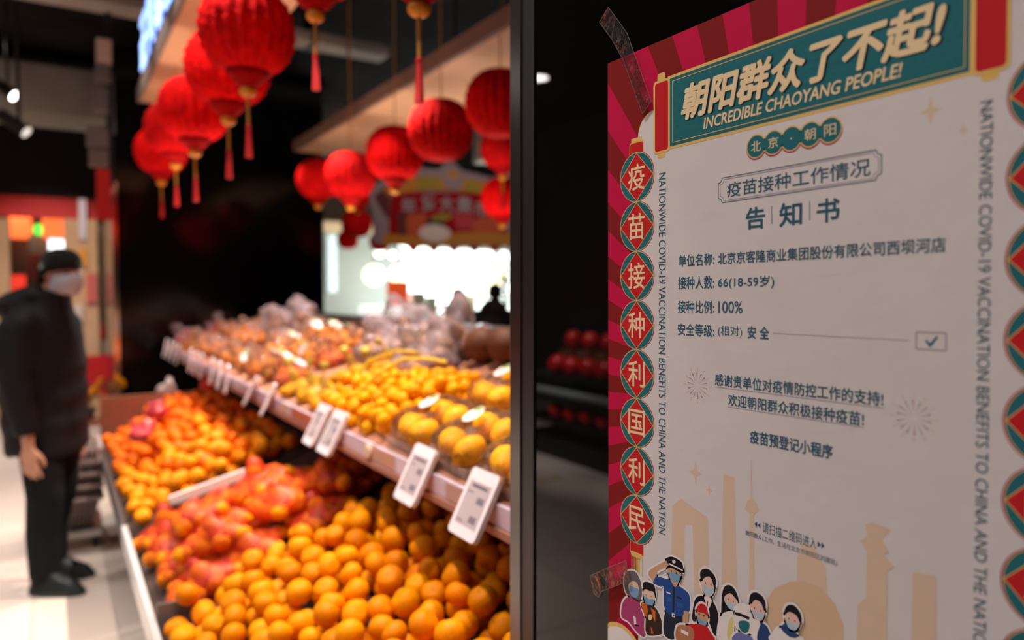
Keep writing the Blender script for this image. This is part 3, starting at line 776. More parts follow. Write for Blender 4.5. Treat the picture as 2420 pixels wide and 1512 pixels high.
# chains of round lantern medallions down both sides
CH = '疫苗接种利国利民'
for u0 in (0.0598, PW - 0.0598):
    A = Art()
    for i in range(8):
        v = 0.1672 + i * 0.0662
        sh = 0.0009 if u0 < 0.3 else -0.0012
        A.disc(u0 + sh, v, MEDR + 0.0004, 'purple', 4 + i * 0.1)
        A.disc(u0, v, MEDR, 'gold', 6 + i * 0.1)
        A.disc(u0, v, MEDR - 0.0009, 'teal', 7 + i * 0.1)
        d = MEDR - 0.0006
        A.poly([(u0, v - d), (u0 + d, v), (u0, v + d), (u0 - d, v)], 'gold', 8)
        d = MEDR - 0.0019
        A.poly([(u0, v - d), (u0 + d, v), (u0, v + d), (u0 - d, v)], 'red', 9)
    A.poly(rrect(u0 - 0.014, u0 + 0.014, 0.1205, 0.140, 0.003), 'gold', 4)
    A.poly(rrect(u0 - 0.013, u0 + 0.013, 0.1215, 0.140, 0.003), 'red', 5)
    A.poly([(u0 - 0.0105, 0.1150), (u0 + 0.0105, 0.1150), (u0 + 0.0105, 0.1205), (u0 - 0.0105, 0.1205)], 'gold', 5)
    A.poly(rrect(u0 - 0.014, u0 + 0.014, 0.657, 0.6800, 0.004), 'gold', 4)
    A.poly(rrect(u0 - 0.013, u0 + 0.013, 0.657, 0.6790, 0.004), 'red', 5)
    A.poly(rrect(u0 - 0.0115, u0 + 0.0115, 0.6760, 0.6835, 0.002), 'gold', 6)
    for k in range(8):
        uu = u0 - 0.0105 + k * 0.003
        A.poly([(uu, 0.683), (uu + 0.0012, 0.683), (uu + 0.0012, 0.705), (uu, 0.705)], 'gold', 6)
    A.build('lantern_chain')
    for i, ch in enumerate(CH):
        v = 0.1672 + i * 0.0662
        text(ch, u0 - 0.0162, u0 + 0.0162, v - 0.0172, v + 0.0172, 'cream', 10, 0.014, name='medallion_lettering')
# the printed cut-out people along the bottom
for q, (lab, parts) in enumerate(FIGURES.items()):
    A = Art()
    base = 11 + q * 1.6
    loops = [(ink, smooth_loop(p) if len(p) > 4 else p) for ink, p in parts]
    for ink, p in loops:
        if len(p) > 8:
            A.poly(grow(p, 0.0026), 'white', base - 0.1)
    for j, (ink, p) in enumerate(loops):
        A.poly(p, ink, base + j * 0.1)
    o = A.build('printed_person')
    o['label'] = 'printed ' + lab
A = Art()
for (u, v), ink in (((0.372, 0.706), 'dark'), ((0.402, 0.704), 'red')):
    A.disc(u, v, 0.0155, 'white', 27, 24, 0.017)
    A.disc(u, v, 0.0130, ink, 27.4, 24, 0.0145)
    A.disc(u, v + 0.012, 0.0100, 'skinp', 27.8, 24, 0.010)
A.build('printed_person')['label'] = 'printed heads cut by the bottom edge'

# clear tape on two corners
TA = film('clear_tape', (0.62, 0.60, 0.58, 1), 0.985, 0.10, 1.14)
for nm, lab, pts, fold in (
        ('clear_tape', 'long clear tape strip at the top left corner of the notice',
         [(-0.0148, -0.0617), (0.0048, -0.0758), (0.0250, -0.0520), (0.0445, -0.0274), (0.0914, 0.0740), (0.0745, 0.0863), (0.035, 0.0039), (0.0120, -0.0300)], None),
        ('clear_tape', 'short wrinkled clear tape strip at the lower left edge of the notice',
         [(-0.0390, 0.7391), (0.0010, 0.7150), (0.0410, 0.6920), (0.0479, 0.7181), (0.0055, 0.7430), (-0.0135, 0.7544), (-0.0193, 0.7645), (-0.0301, 0.7633)], None)):
    bm = bmesh.new()
    n = len(pts)
    top = [bm.verts.new((u, -v, 0.0031)) for u, v in pts]
    bot = [bm.verts.new((u, -v, 0.0029)) for u, v in pts]
    f1 = bm.faces.new(top)
    f2 = bm.faces.new(list(reversed(bot)))
    for i in range(n):
        bm.faces.new((top[i], bot[i], bot[(i + 1) % n], top[(i + 1) % n]))
    bmesh.ops.triangulate(bm, faces=[f1, f2])
    bmesh.ops.recalc_face_normals(bm, faces=bm.faces)
    tp = obj(nm, bm, TA)
    tp.matrix_world = pm
    tag(tp, lab, 'tape', 'clear tape strips holding the notice')
    bm = bmesh.new()
    for i in range(n):
        a_, b_ = Vector((pts[i][0], -pts[i][1], 0.00315)), Vector((pts[(i + 1) % n][0], -pts[(i + 1) % n][1], 0.00315))
        w_ = (b_ - a_).normalized().cross(Vector((0, 0, 1))) * 0.00022
        bm.faces.new([bm.verts.new(c) for c in (a_ + w_, b_ + w_, b_ - w_, a_ - w_)])
    obj('cut_edge', bm, mat('tape_edge', (0.22, 0.20, 0.19, 1), 0.4), tp)

# ------------------------------------------------------------------ overhead: canopy boards, track, lamps, ducts
M_wood = mat('pale_wood', rgb(205, 158, 118), 0.55, var=0.10, scale=3)
M_woodedge = mat('dark_wood_edge', rgb(112, 84, 66), 0.6, var=0.1, scale=5)
cb = thing('canopy_board', 'long pale wooden canopy board above the front of the fruit, lit letters on its edge', 'canopy', (0, 0, 2.8))
obj('board', box(0.52, 0.955, 1.0, 5.62, 0.0, 0.06), M_wood, cb)
obj('edge_strip', box(0.50, 0.52, 1.0, 5.63, -0.004, 0.09), mat('grey_edge', rgb(120, 108, 100), 0.6), cb)
for y in (1.6, 3.2, 4.9):
    obj('hanger_rod', cyl(bmesh.new(), (0.8, y, 0.06), (0.8, y, 1.15), 0.008, seg=8), M_black, cb)
cb2 = thing('canopy_board', 'pale wooden canopy board hanging over the back of the fruit, dark brown front edge', 'canopy', (0, 0, 2.7))
obj('board', box(1.775, 2.42, 1.6, 6.28, 0.0, 0.05), M_wood, cb2)
obj('edge_strip', box(1.745, 1.775, 1.6, 6.30, 0.0, 0.085), M_woodedge, cb2)
for y in (2.2, 4.0, 5.9):
    obj('hanger_rod', cyl(bmesh.new(), (2.1, y, 0.05), (2.1, y, 1.25), 0.008, seg=8), M_black, cb2)
# lit letters standing on the edge of the front board (too blurred to read: strokes only)
M_letter = mat('letter_light', (0.36, 0.55, 1.0, 1), 0.4, emit=1.6)
M_lside = mat('letter_side_blue', (0.05, 0.08, 0.55, 1), 0.4, emit=0.35)
sg = thing('illuminated_sign', 'row of glowing blue white sign letters standing along the canopy edge', 'sign', (0.50, 3.2, 2.90))
STR = [[(0.05, 0.85, 0.95, 0.95), (0.45, 0.05, 0.55, 0.95), (0.1, 0.45, 0.9, 0.55), (0.05, 0.05, 0.95, 0.14), (0.12, 0.1, 0.22, 0.5)],
       [(0.08, 0.05, 0.18, 0.95), (0.82, 0.05, 0.92, 0.95), (0.08, 0.85, 0.92, 0.95), (0.2, 0.55, 0.8, 0.64), (0.2, 0.28, 0.8, 0.37), (0.45, 0.28, 0.55, 0.9)],
       [(0.05, 0.62, 0.95, 0.72), (0.3, 0.05, 0.4, 0.95), (0.62, 0.05, 0.72, 0.95), (0.05, 0.2, 0.95, 0.3), (0.1, 0.42, 0.9, 0.5)]]
y = 5.30
i = 0
while y > 3.2:
    bm = bmesh.new()
    for (a, b, c, d) in STR[i % 3]:
        bx(bm, -0.006, 0.006, y - 3.2 - c * 0.34, y - 3.2 - a * 0.34, b * 0.34, d * 0.34, 0)
        bx(bm, 0.007, 0.05, y - 3.2 - c * 0.34, y - 3.2 - a * 0.34, b * 0.34, d * 0.34, 1)
    obj('sign_letter', bm, [M_letter, M_lside], sg)
    y -= 0.40
    i += 1
obj('letter_rail', box(0.012, 0.035, 0.0, 2.15, -0.012, 0.0), M_black, sg)

M_glow = mat('lamp_disc', (1.0, 0.93, 0.86, 1), 0.5, emit=14)
M_blackmetal = mat('black_metal', (0.02, 0.02, 0.02, 1), 0.4, 0.3)
tr = thing('track_rail', 'black lighting track hanging above the front edge of the fruit', 'track', (0.25, 3.1, 3.52))
obj('rail', box(-0.018, 0.018, -2.4, 2.5, 0, 0.03), M_blackmetal, tr)
for y in (-2, 2):
    obj('rod', cyl(bmesh.new(), (0, y, 0.03), (0, y, 0.43), 0.006, seg=8), M_blackmetal, tr)


def track_head(loc, aim, label, grp):
    t = thing('track_lamp', label, 'lamp', loc, group=grp)
    d = (Vector(aim) - Vector(loc)).normalized()
    bm = cyl(bmesh.new(), -d * 0.05, d * 0.07, 0.036, 0.042)
    obj('lamp_body', bm, M_blackmetal, t)
    obj('lamp_lens', cyl(bmesh.new(), d * 0.071, d * 0.073, 0.034), M_glow, t)
    obj('bracket', cyl(bmesh.new(), (0, 0, 0.03), (0, 0, 0.085), 0.01, seg=8), M_blackmetal, t)
    return t


for i, p in enumerate(TRACK):
    track_head((p[0], p[1], p[2] - 0.02), (0.72, p[1], 0.85), 'black track spotlight aimed at the fruit from the ceiling track', 'track spotlights above the fruit')
tr2 = thing('track_rail', 'black lighting track between the two canopy boards', 'track', (1.25, 4.0, 3.46))
obj('rail', box(-0.018, 0.018, -2.2, 2.2, 0, 0.03), M_blackmetal, tr2)
obj('rod', cyl(bmesh.new(), (0, -1, 0.03), (0, -1, 0.49), 0.006, seg=8), M_blackmetal, tr2)
for y in (2.3, 3.5, 4.6, 5.8):
    track_head((1.25, y, 3.44), (1.22, y, 1.15), 'black track spotlight between the two canopy boards', 'track spotlights between the canopies')
for p in DOWN + DOWN2:  # the added lamps get the same fixture
    t = thing('ceiling_downlight', 'round recessed downlight in the dark ceiling over the aisle', 'lamp', (p[0], p[1], 3.74), group='aisle downlights')
    obj('lamp_can', cyl(bmesh.new(), (0, 0, 0), (0, 0, 0.21), 0.12), M_blackmetal, t)
    obj('lamp_disc', cyl(bmesh.new(), (0, 0, -0.004), (0, 0, 0.0), 0.10), M_glow, t)
for px, py, z in ((1128, 350, 3.7), (800, 455, 3.7), (822, 497, 3.7), (960, 313, 3.6)):
    d = (at(px, py, 1) - EYE)
    p = EYE + d * ((z - 1.5) / d.z)
    t = thing('ceiling_downlight', 'small far downlight above the produce hall seen past the red lanterns', 'lamp', p, group='far produce hall downlights')
    obj('lamp_disc', cyl(bmesh.new(), (0, 0, 0), (0, 0, 0.01), 0.045), mat('far_glow', (0.95, 0.82, 1.0, 1), 0.5, emit=7), t)
    obj('lamp_can', cyl(bmesh.new(), (0, 0, 0.01), (0, 0, 3.95 - z), 0.05), M_blackmetal, t)
# two spot heads near the left picture edge
for px, py, dpt, ax in ((18, 215, 6.2, 1), (45, 300, 5.6, 0)):
    p = at(px, py, dpt)
    t = thing('track_lamp', ('lit white spotlight hanging at the upper left above the aisle', 'slanting spotlight below the lit one at the upper left')[1 - ax], 'lamp', p, group='hanging spotlights over the aisle')
    d = Vector((0.75, -0.3, -0.6)).normalized()
    obj('lamp_body', cyl(bmesh.new(), -d * 0.16, d * 0.06, 0.045, 0.05), M_blackmetal, t)
    obj('lamp_lens', cyl(bmesh.new(), d * 0.062, d * 0.066, 0.045), mat('spot_glow%d' % ax, (1.0, 0.95, 0.85, 1), 0.5, emit=(0.8, 9)[ax]), t)
    obj('rod', cyl(bmesh.new(), (0, 0, 0), (0, 0, 3.95 - p.z), 0.012, seg=8), M_blackmetal, t)
M_duct = mat('duct_grey', rgb(165, 160, 150), 0.8, spec=0.1, var=0.2, scale=2)
for lab, a in (('wide dark ventilation duct crossing under the ceiling', (-3.2, 3.0, 8.6, 9.3, 3.25, 3.75)),
               ('narrow cable tray crossing above the lit letters', (-2.0, 2.6, 6.2, 6.45, 3.62, 3.72)),
               ('dark duct running along the ceiling of the produce hall', (5.0, 5.6, 3.0, 9.0, 3.3, 3.8))):
    t = thing('ventilation_duct', lab, 'duct', ((a[0] + a[1]) / 2, (a[2] + a[3]) / 2, a[4]))
    hx, hy = (a[1] - a[0]) / 2, (a[3] - a[2]) / 2
    obj('duct_body', box(-hx, hx, -hy, hy, 0, a[5] - a[4], 0.02), M_duct, t)
    for s in (-0.7, 0.7):
        if hx > hy:
            obj('strap', box(hx * s - 0.02, hx * s + 0.02, -hy - 0.01, hy + 0.01, -0.01, 3.95 - a[4]), M_black, t)
        else:
            obj('strap', box(-hx - 0.01, hx + 0.01, hy * s - 0.02, hy * s + 0.02, -0.01, 3.95 - a[4]), M_black, t)

# ------------------------------------------------------------------ red paper lanterns
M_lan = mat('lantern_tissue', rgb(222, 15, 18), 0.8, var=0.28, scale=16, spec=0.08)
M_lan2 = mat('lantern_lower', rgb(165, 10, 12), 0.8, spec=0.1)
M_tas = mat('tassel_red', rgb(190, 14, 22), 0.6)
M_cord = mat('gold_cord', rgb(190, 132, 50), 0.5)


def lantern_ball():
    prof = []
    for k in range(25):
        t = math.pi * (0.10 + 0.80 * k / 24)
        r = 0.168 * math.sin(t) ** 0.80
        prof.append((r, 0.158 * math.cos(t)))
    return lathe(bmesh.new(), prof, 110, lambda a, r, z: 1 - 0.085 * abs(math.sin(a * 11)) - 0.03 * math.sin(z * 150 + math.pi * (math.floor(a * 11 / math.pi) % 2)))


proto_lantern = {}


def lantern(loc, top, label, grp, s=1.0, small=True, tassel=True):
    t = thing('paper_lantern', label, 'lantern', loc, (0, 0, rnd.uniform(0, 3)), grp)
    if 'ball' not in proto_lantern:
        proto_lantern['ball'] = obj('lantern_ball', lantern_ball(), M_lan, t, True)
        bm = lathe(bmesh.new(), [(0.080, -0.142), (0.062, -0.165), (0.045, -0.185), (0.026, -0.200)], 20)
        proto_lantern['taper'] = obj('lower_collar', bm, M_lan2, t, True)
        bm = ball(bmesh.new(), (0, 0, -0.214), 0.030, 0.030, 0.022)
        proto_lantern['tag'] = obj('gold_bead', bm, M_gold, t, True)
        proto_lantern['cord'] = obj('cord', cyl(bmesh.new(), (0, 0, -0.23), (0, 0, -0.34), 0.0055, seg=8), M_cord, t)
        bm = cyl(bmesh.new(), (0, 0, -0.45), (0, 0, -0.345), 0.013, 0.0075, 12)
        ball(bm, (0, 0, -0.342), 0.010, seg=10)
        proto_lantern['tassel'] = obj('tassel', bm, M_tas, t)
    else:
        keys = ['ball']
        if small:
            keys += ['taper', 'tag']
        if tassel:
            keys += ['cord', 'tassel']
        for k in keys:
            c = proto_lantern[k].copy()
            COL.objects.link(c)
            c.parent = t
    t.scale = (s, s, s)
    obj('hanging_string', cyl(bmesh.new(), (0, 0, 0.14), (0, 0, (top - loc[2]) / s), 0.003, seg=6), M_cord, t)
    return t


G1 = 'red lanterns under the front canopy board'
WHERE = ['nearest and largest of the row under the front canopy', 'second of the row under the front canopy', 'third and middle one of the row under the front canopy',
         'fourth of the row under the front canopy', 'farthest and lowest of the row under the front canopy']
for (px, py, dd), w in zip(((584, 74, 2.62), (538, 160, 2.98), (459, 258, 3.58), (414, 304, 4.25), (380, 357, 4.95)), WHERE):
    lantern(at(px, py, dd), 2.802, 'pleated red paper lantern, ' + w, G1)
G2 = 'red lanterns under the back canopy board'
for (px, py, dd), w in zip(((1182, 245, 3.42), (1042, 308, 3.72), (933, 362, 4.22), (828, 414, 4.85), (752, 424, 5.75)),
                           ('cut by the dark door frame at upper right', 'second from the door frame under the back canopy', 'middle of the row under the back canopy',
                            'fourth from the door frame under the back canopy', 'at the far tip of the back canopy beside the black column')):
    p = at(px, py, dd)
    lantern(p, 2.702 if p.x > 1.75 else 3.95, 'pleated red paper lantern ' + w, G2, tassel=False, small=(px < 1000))
for px, py, dd, s, w in ((1188, 350, 5.4, 1.0, 'hanging above the shaped sign, upper of two by the door frame'), (1188, 468, 5.6, 1.0, 'lower of two by the door frame, in front of the shaped sign'),
                         (843, 528, 8.0, 1.0, 'hanging alone left of the shaped sign'), (846, 468, 6.5, 0.62, 'small one just under the back canopy row')):
    p = at(px, py, dd)
    lantern(p, 2.702 if 1.76 < p.x < 2.42 and p.y < 6.3 else 3.95, 'red paper lantern ' + w, 'far red lanterns', s, small=(py < 500), tassel=(py == 350))
for px, py in ((822, 566), (897, 571)):
    p = at(px, py, 9.9)
    lantern(p, 3.95, 'bright little orange red lantern before the glowing shop, %s of the pair' % ('left' if px < 850 else 'right'), 'brightly lit far lanterns', 0.85, False, False)
# the two ornaments whose tops are above the frame
for px, py, dd, lab in ((745, 38, 2.35, 'red lantern cut by the top edge, only gold bead and red tassel below it showing'), (990, 22, 1.85, 'hanging ornament right of the front lanterns, long red tassel against the canopy')):
    p = at(px, py, dd)
    t = lantern((p.x, p.y, p.z + 0.214), 2.802 if 0.50 < p.x < 0.96 else 3.95, lab, 'ornaments cut by the top edge')

# ------------------------------------------------------------------ fruit stands and upper shelf
M_tray = mat('tray_dark', rgb(52, 34, 26), 0.7)
M_board = mat('brown_end_board', rgb(140, 84, 62), 0.6, var=0.12, scale=6)
SL = 0.38


def tray_z(x):
    return 0.47 + SL * (x - 0.235)


def make_stand(label, y0, y1, railmat):
    t = thing('fruit_stand', label, 'display stand', (0.7, (y0 + y1) / 2, 0))
    L = (y1 - y0) / 2
    bm = bmesh.new()
    a = [(0.235 - 0.7, tray_z(0.235)), (1.15 - 0.7, tray_z(1.15)), (1.15 - 0.7, tray_z(1.15) - 0.03), (0.235 - 0.7, tray_z(0.235) - 0.03)]
    lo = [bm.verts.new((x, -L, z)) for x, z in a]
    hi = [bm.verts.new((x, L, z)) for x, z in a]
    bm.faces.new(lo)
    bm.faces.new(list(reversed(hi)))
    for i in range(4):
        bm.faces.new((lo[i], hi[i], hi[(i + 1) % 4], lo[(i + 1) % 4]))
    bmesh.ops.recalc_face_normals(bm, faces=bm.faces)
    obj('sloping_tray', bm, M_tray, t)
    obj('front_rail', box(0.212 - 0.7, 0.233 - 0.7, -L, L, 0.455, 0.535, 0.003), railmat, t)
    obj('base_cabinet', box(0.55 - 0.7, 1.14 - 0.7, -L + 0.03, L - 0.03, 0.0, 0.50), M_tray, t)
    obj('back_panel', box(1.152 - 0.7, 1.17 - 0.7, -L, L, 0.0, 1.10), M_tray, t)
    return t


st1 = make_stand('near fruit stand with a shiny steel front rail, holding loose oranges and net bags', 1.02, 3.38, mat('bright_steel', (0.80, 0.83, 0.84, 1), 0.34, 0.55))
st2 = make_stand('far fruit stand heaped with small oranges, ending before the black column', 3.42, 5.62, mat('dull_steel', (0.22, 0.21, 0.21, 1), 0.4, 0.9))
L2 = 1.10
obj('end_board', box(0.24 - 0.7, 1.14 - 0.7, L2 - 0.03, L2, 0.46, 0.79), M_board, st2)
# divider between far and near heaps: white bar
t = thing('price_strip_bar', 'white bar lying across the fruit between the net bags and the far heap', 'price strip', (0, 0, 0))
a, b = Vector((0.385, 3.26, 0.640)), Vector((0.660, 3.15, 0.742))
d = (b - a)
bm = bmesh.new()
q = frame_from(d.normalized(), Vector((0, 0, 1)).cross(d).normalized(), d.normalized().cross(Vector((0, 0, 1)).cross(d).normalized()), (a + b) / 2)
bx(bm, -d.length / 2, d.length / 2, -0.012, 0.012, -0.02, 0.02, 0, 0.003)
bm.transform(q)
obj('bar', bm, mat('white_plastic', rgb(236, 226, 222), 0.4), t)
obj('support_panel', box(0.385, 0.66, 3.20, 3.215, 0.50, 0.64), M_tray, t)
dv = tag(obj('bin_divider', box(0.236, 0.36, 2.352, 2.360, 0.475, 0.575), mat('grey_clear_plastic', rgb(110, 106, 104), 0.2)), 'low grey plastic divider between loose oranges and net bags at the front rail', 'divider')

SHX, SHZ, SK = 0.785, 1.0, 0.30


def shelf_z(x):
    return SHZ + 0.052 + SK * (x - 0.80)


ls_ = tag(obj('strip_light', box(1.60, 1.72, 2.45, 6.15, 1.31, 1.345), M_blackmetal), 'slim strip light behind the upper shelf shining up at the back canopy', 'light')  # invented housing for the added canopy uplight
ls2 = tag(obj('strip_stand', box(1.62, 1.70, 4.2, 4.4, 0.0, 1.31), M_blackmetal), 'dark post behind the upper shelf carrying the strip light', 'post')  # invented support for the added uplight
sh = thing('produce_shelf', 'long upper shelf above the fruit stands with a white price rail, carrying bagged fruit', 'shelf', (1.1, 4.0, 0))
bm = bmesh.new()
a = [(0.80, shelf_z(0.80)), (1.55, shelf_z(1.55)), (1.55, shelf_z(1.55) - 0.04), (0.80, SHZ - 0.012)]
lo = [bm.verts.new((x - 1.1, 1.05 - 4.0, z)) for x, z in a]
hi = [bm.verts.new((x - 1.1, 6.78 - 4.0, z)) for x, z in a]
bm.faces.new(lo)
bm.faces.new(list(reversed(hi)))
for i in range(4):
    bm.faces.new((lo[i], hi[i], hi[(i + 1) % 4], lo[(i + 1) % 4]))
bmesh.ops.recalc_face_normals(bm, faces=bm.faces)
obj('shelf_board', bm, mat('shelf_wood', rgb(165, 112, 88), 0.5, var=0.1, scale=5), sh)
obj('price_rail', box(0.786 - 1.1, 0.799 - 1.1, -2.95, 2.78, SHZ + 0.002, SHZ + 0.050, 0.002), mat('rail_white', rgb(214, 196, 214), 0.25, coat=0.3), sh)
obj('rail_lip', box(0.780 - 1.1, 0.80 - 1.1, -2.95, 2.78, SHZ - 0.018, SHZ + 0.001, 0.002), mat('rail_lip', rgb(160, 112, 96), 0.5), sh)
obj('back_riser', box(1.55 - 1.1, 1.57 - 1.1, -2.95, 2.78, 0.0, 1.33), M_tray, sh)
for y in (-2.6, 0.2, 2.6):
    obj('bracket', box(1.175 - 1.1, 1.5 - 1.1, y - 0.02, y + 0.02, 0.9, 1.06), M_blackmetal, sh)
# cardboard/plain inserts in the rail
for y0, y1, c in ((1.42, 1.55, (186, 150, 140)), (1.86, 2.03, (196, 150, 128)), (2.62, 2.9, (190, 110, 80)), (2.96, 3.08, (205, 176, 150))):
    obj('rail_insert', box(0.7845 - 1.1, 0.786 - 1.1, y0 - 4, y1 - 4, SHZ + 0.006, SHZ + 0.046), mat('insert_%d' % c[1] + str(c[2]), rgb(*c), 0.5), sh)
tag(obj('rail_clip', lathe(bmesh.new(), [(0.003, 0), (0.022, 0.0), (0.024, 0.006), (0.018, 0.010)], 20), mat('clip_cream', rgb(222, 196, 172), 0.4)), 'small round cream clip on the white price rail between two tag pairs', 'clip')
o = bpy.data.objects['rail_clip']
o.matrix_world = frame_from((0, -1, 0), (0, 0, 1), (-1, 0, 0), (0.7845, 2.05, SHZ + 0.026))

# electronic price tags hanging from the rail, bottoms tipped out
M_tagb = mat('tag_white', rgb(238, 226, 232), 0.35)
M_tags = mat('tag_screen', rgb(192, 178, 184), 0.22, coat=0.4)
M_tagk = mat('tag_ink', rgb(112, 104, 114), 0.4)
TW, TH = 0.118, 0.150
tag_proto = None


def price_tag(y, label, grp, tilt=27, yaw=0.0):
    global tag_proto
    if tag_proto is None:
        t = thing('price_tag', label, 'price tag', (0, 0, 0), group=grp)
        bm = bmesh.new()
        n = 6
        pts = rrect(-TW / 2, TW / 2, -TH, 0, 0.012, n)
        f0 = [bm.verts.new((u, v, 0.012)) for u, v in pts]
        f1 = [bm.verts.new((u, v, 0.0)) for u, v in pts]
        bm.faces.new(f0)
        bm.faces.new(list(reversed(f1)))
        for i in range(len(pts)):
            bm.faces.new((f0[i], f1[i], f1[(i + 1) % len(pts)], f0[(i + 1) % len(pts)]))
        bmesh.ops.recalc_face_normals(bm, faces=bm.faces)
        obj('tag_body', bm, M_tagb, t)
        s_ = obj('tag_screen', box(-0.046, 0.046, -0.125, -0.028, 0.0118, 0.0126), M_tags, t)
        for nm_, rects in (('name_bar', ((-0.03, -0.034, 0.034, -0.041),)), ('price_digits', ((0.010, -0.058, 0.016, -0.073), (0.016, -0.0645, 0.019, -0.0665), (0.019, -0.058, 0.025, -0.073), (0.025, -0.0645, 0.028, -0.0665), (0.028, -0.058, 0.036, -0.073))),
                           ('code_digits', ((0.008, -0.100, 0.014, -0.116), (0.014, -0.107, 0.017, -0.109), (0.017, -0.100, 0.023, -0.116), (0.023, -0.107, 0.026, -0.109), (0.026, -0.100, 0.034, -0.116))),
                           ('text_line', ((-0.04, -0.052, -0.015, -0.0545),)), ('text_line', ((-0.04, -0.116, -0.015, -0.1185),))):
            bm = bmesh.new()
            for (a, b, c, d) in rects:
                bx(bm, a, c, d, b, 0.0125, 0.0130)
            obj(nm_, bm, M_tagk, s_)
        obj('hook', box(-0.02, 0.02, -0.085, -0.05, -0.010, 0.0), M_tagb, t)
        tag_proto = t
    else:
        t = copy_tree(tag_proto)
        tag(t, label, 'price tag', grp)
    e = math.radians(tilt)
    up_ = Vector((math.sin(e), 0, math.cos(e)))
    side = Vector((0, -1, 0))
    mm = frame_from(side, up_, side.cross(up_), (0.779, y, SHZ + 0.048)) @ Matrix.Translation((0, 0.060, 0.0)) @ Matrix.Rotation(yaw, 4, 'Y')
    t.matrix_world = mm
    return t


GT = 'electronic price tags on the shelf rail'
for y, lab, yw in ((1.372, 'largest white price tag, closest to the dark door frame', 0), (1.680, 'second white price tag from the door frame, under the yellow fruit', 0),
                   (2.335, 'pale reflective price tag, right one of the middle pair', 0.0), (2.505, 'grey price tag catching shade, left one of the middle pair', -0.04),
                   (3.20, 'white price tag seen almost edge on, right one of the far pair', -0.28), (3.53, 'white price tag seen almost edge on, left one of the far pair', -0.28)):
    price_tag(y, lab, GT, 27, yw)
for y in (4.12, 4.34, 4.56, 4.92, 5.14, 5.36, 5.95, 6.2, 6.45, 6.68):
    price_tag(y, 'thin white price tag seen edge on in the far row under the bagged fruit', 'far row of price tags', 8 if y < 5.6 else 12, -0.12)

# ------------------------------------------------------------------ fruit
nrg = np.random.default_rng(11)


def skin_mat(name, col, var=0.12, rough=0.40, bump=0.15):
    return mat(name, col, rough, var=var, scale=6, bump=bump, bscale=220, spec=0.12)


M_or = [skin_mat('orange_peel', (0.81, 0.265, 0.001, 1)), skin_mat('orange_peel_deep', (0.76, 0.22, 0.001, 1)), skin_mat('orange_peel_gold', (0.80, 0.30, 0.001, 1))]
M_tg = [skin_mat('tangerine_peel', (0.84, 0.145, 0.002, 1)), skin_mat('tangerine_peel_gold', (0.76, 0.235, 0.003, 1)), skin_mat('tangerine_peel_mustard', (0.60, 0.21, 0.003, 1))]
M_lq = [skin_mat('kumquat_skin', (0.82, 0.30, 0.001, 1)), skin_mat('kumquat_skin_pale', (0.84, 0.36, 0.002, 1))]
M_mg = skin_mat('mango_skin', (0.85, 0.38, 0.003, 1), 0.1, 0.4)
M_stem = mat('stem_green', rgb(70, 78, 30), 0.7)


def fruit_mesh(name, mats_, squash=0.90, dimple=0.10, seg=22):
    """round citrus: flattened, with a dimple at the stem and a small button"""
    bm = bmesh.new()
    ball(bm, (0, 0, 0), 1, 1, 1, seg)
    for v in bm.verts:
        a = math.atan2(v.co.y, v.co.x)
        z = v.co.z
        k = 1 - dimple * max(0, (z - 0.75) / 0.25) ** 1.5 * 1.4 - dimple * 0.5 * max(0, (-z - 0.8) / 0.2) ** 2
        w = 1 + 0.018 * math.sin(3 * a + 1) + 0.012 * noise.noise(v.co * 1.7)
        v.co = Vector((v.co.x * w, v.co.y * w, z * squash * k))
    cyl(bm, (0, 0, squash * 0.82), (0, 0, squash * 0.88), 0.09, 0.06, 8, 1)
    me = bpy.data.meshes.new(name)
    bm.to_mesh(me)
    bm.free()
    for m_ in mats_:
        me.materials.append(m_)
    for p in me.polygons:
        p.use_smooth = True
    return me


ME_or = [fruit_mesh('orange', [m_, M_stem], q) for m_, q in zip(M_or, (0.92, 0.90, 0.95))]
ME_tg = [fruit_mesh('tangerine', [m_, M_stem], q, seg=16) for m_, q in zip(M_tg, (0.93, 0.95, 0.92))]
ME_lq = [fruit_mesh('kumquat', [m_, M_stem], q, 0.04, seg=14) for m_, q in zip(M_lq, (1.05, 1.0))]


def put(name, me, p, r, label, cat, group, s=(1, 1, 1)):
    o = bpy.data.objects.new(name, me)
    COL.objects.link(o)
    o.location = p
    o.rotation_euler = (rnd.gauss(0, 0.7), rnd.gauss(0, 0.7), rnd.uniform(0, 6.28))
    o.scale = (r * s[0], r * s[1], r * s[2])
    return tag(o, label, cat, group)


def heap(n, xr, yr, rr, base, crown=lambda x, y: 0.0, K=70, ok=None, blocks=()):
    S = np.array(list(blocks), float).reshape(-1, 4)
    out = []
    for i in range(n):
        r = nrg.uniform(*rr)
        X = nrg.uniform(xr[0] + r * 0.9, xr[1] - r, K)
        Y = nrg.uniform(yr[0] + r, yr[1] - r, K)
        if ok is not None:
            kk = np.array([ok(x, y) for x, y in zip(X, Y)])
            X, Y = X[kk], Y[kk]
            if not len(X):
                continue
        B = np.array([base(x, y) for x, y in zip(X, Y)])
        Z = B + r * 1.06
        if len(S):
            D2 = (X[:, None] - S[None, :, 0]) ** 2 + (Y[:, None] - S[None, :, 1]) ** 2
            R2 = ((S[:, 3] + r) * 0.985) ** 2
            h = np.where(D2 < R2[None], S[None, :, 2] + np.sqrt(np.maximum(R2[None] - D2, 0)), -9)
            Z = np.maximum(Z, h.max(1))
        sc = Z - B - np.array([crown(x, y) for x, y in zip(X, Y)])
        j = int(np.argmin(sc))
        q = (X[j], Y[j], Z[j], r)
        S = np.vstack([S, q])
        out.append(q)
    return out


tb = lambda x, y: tray_z(x)
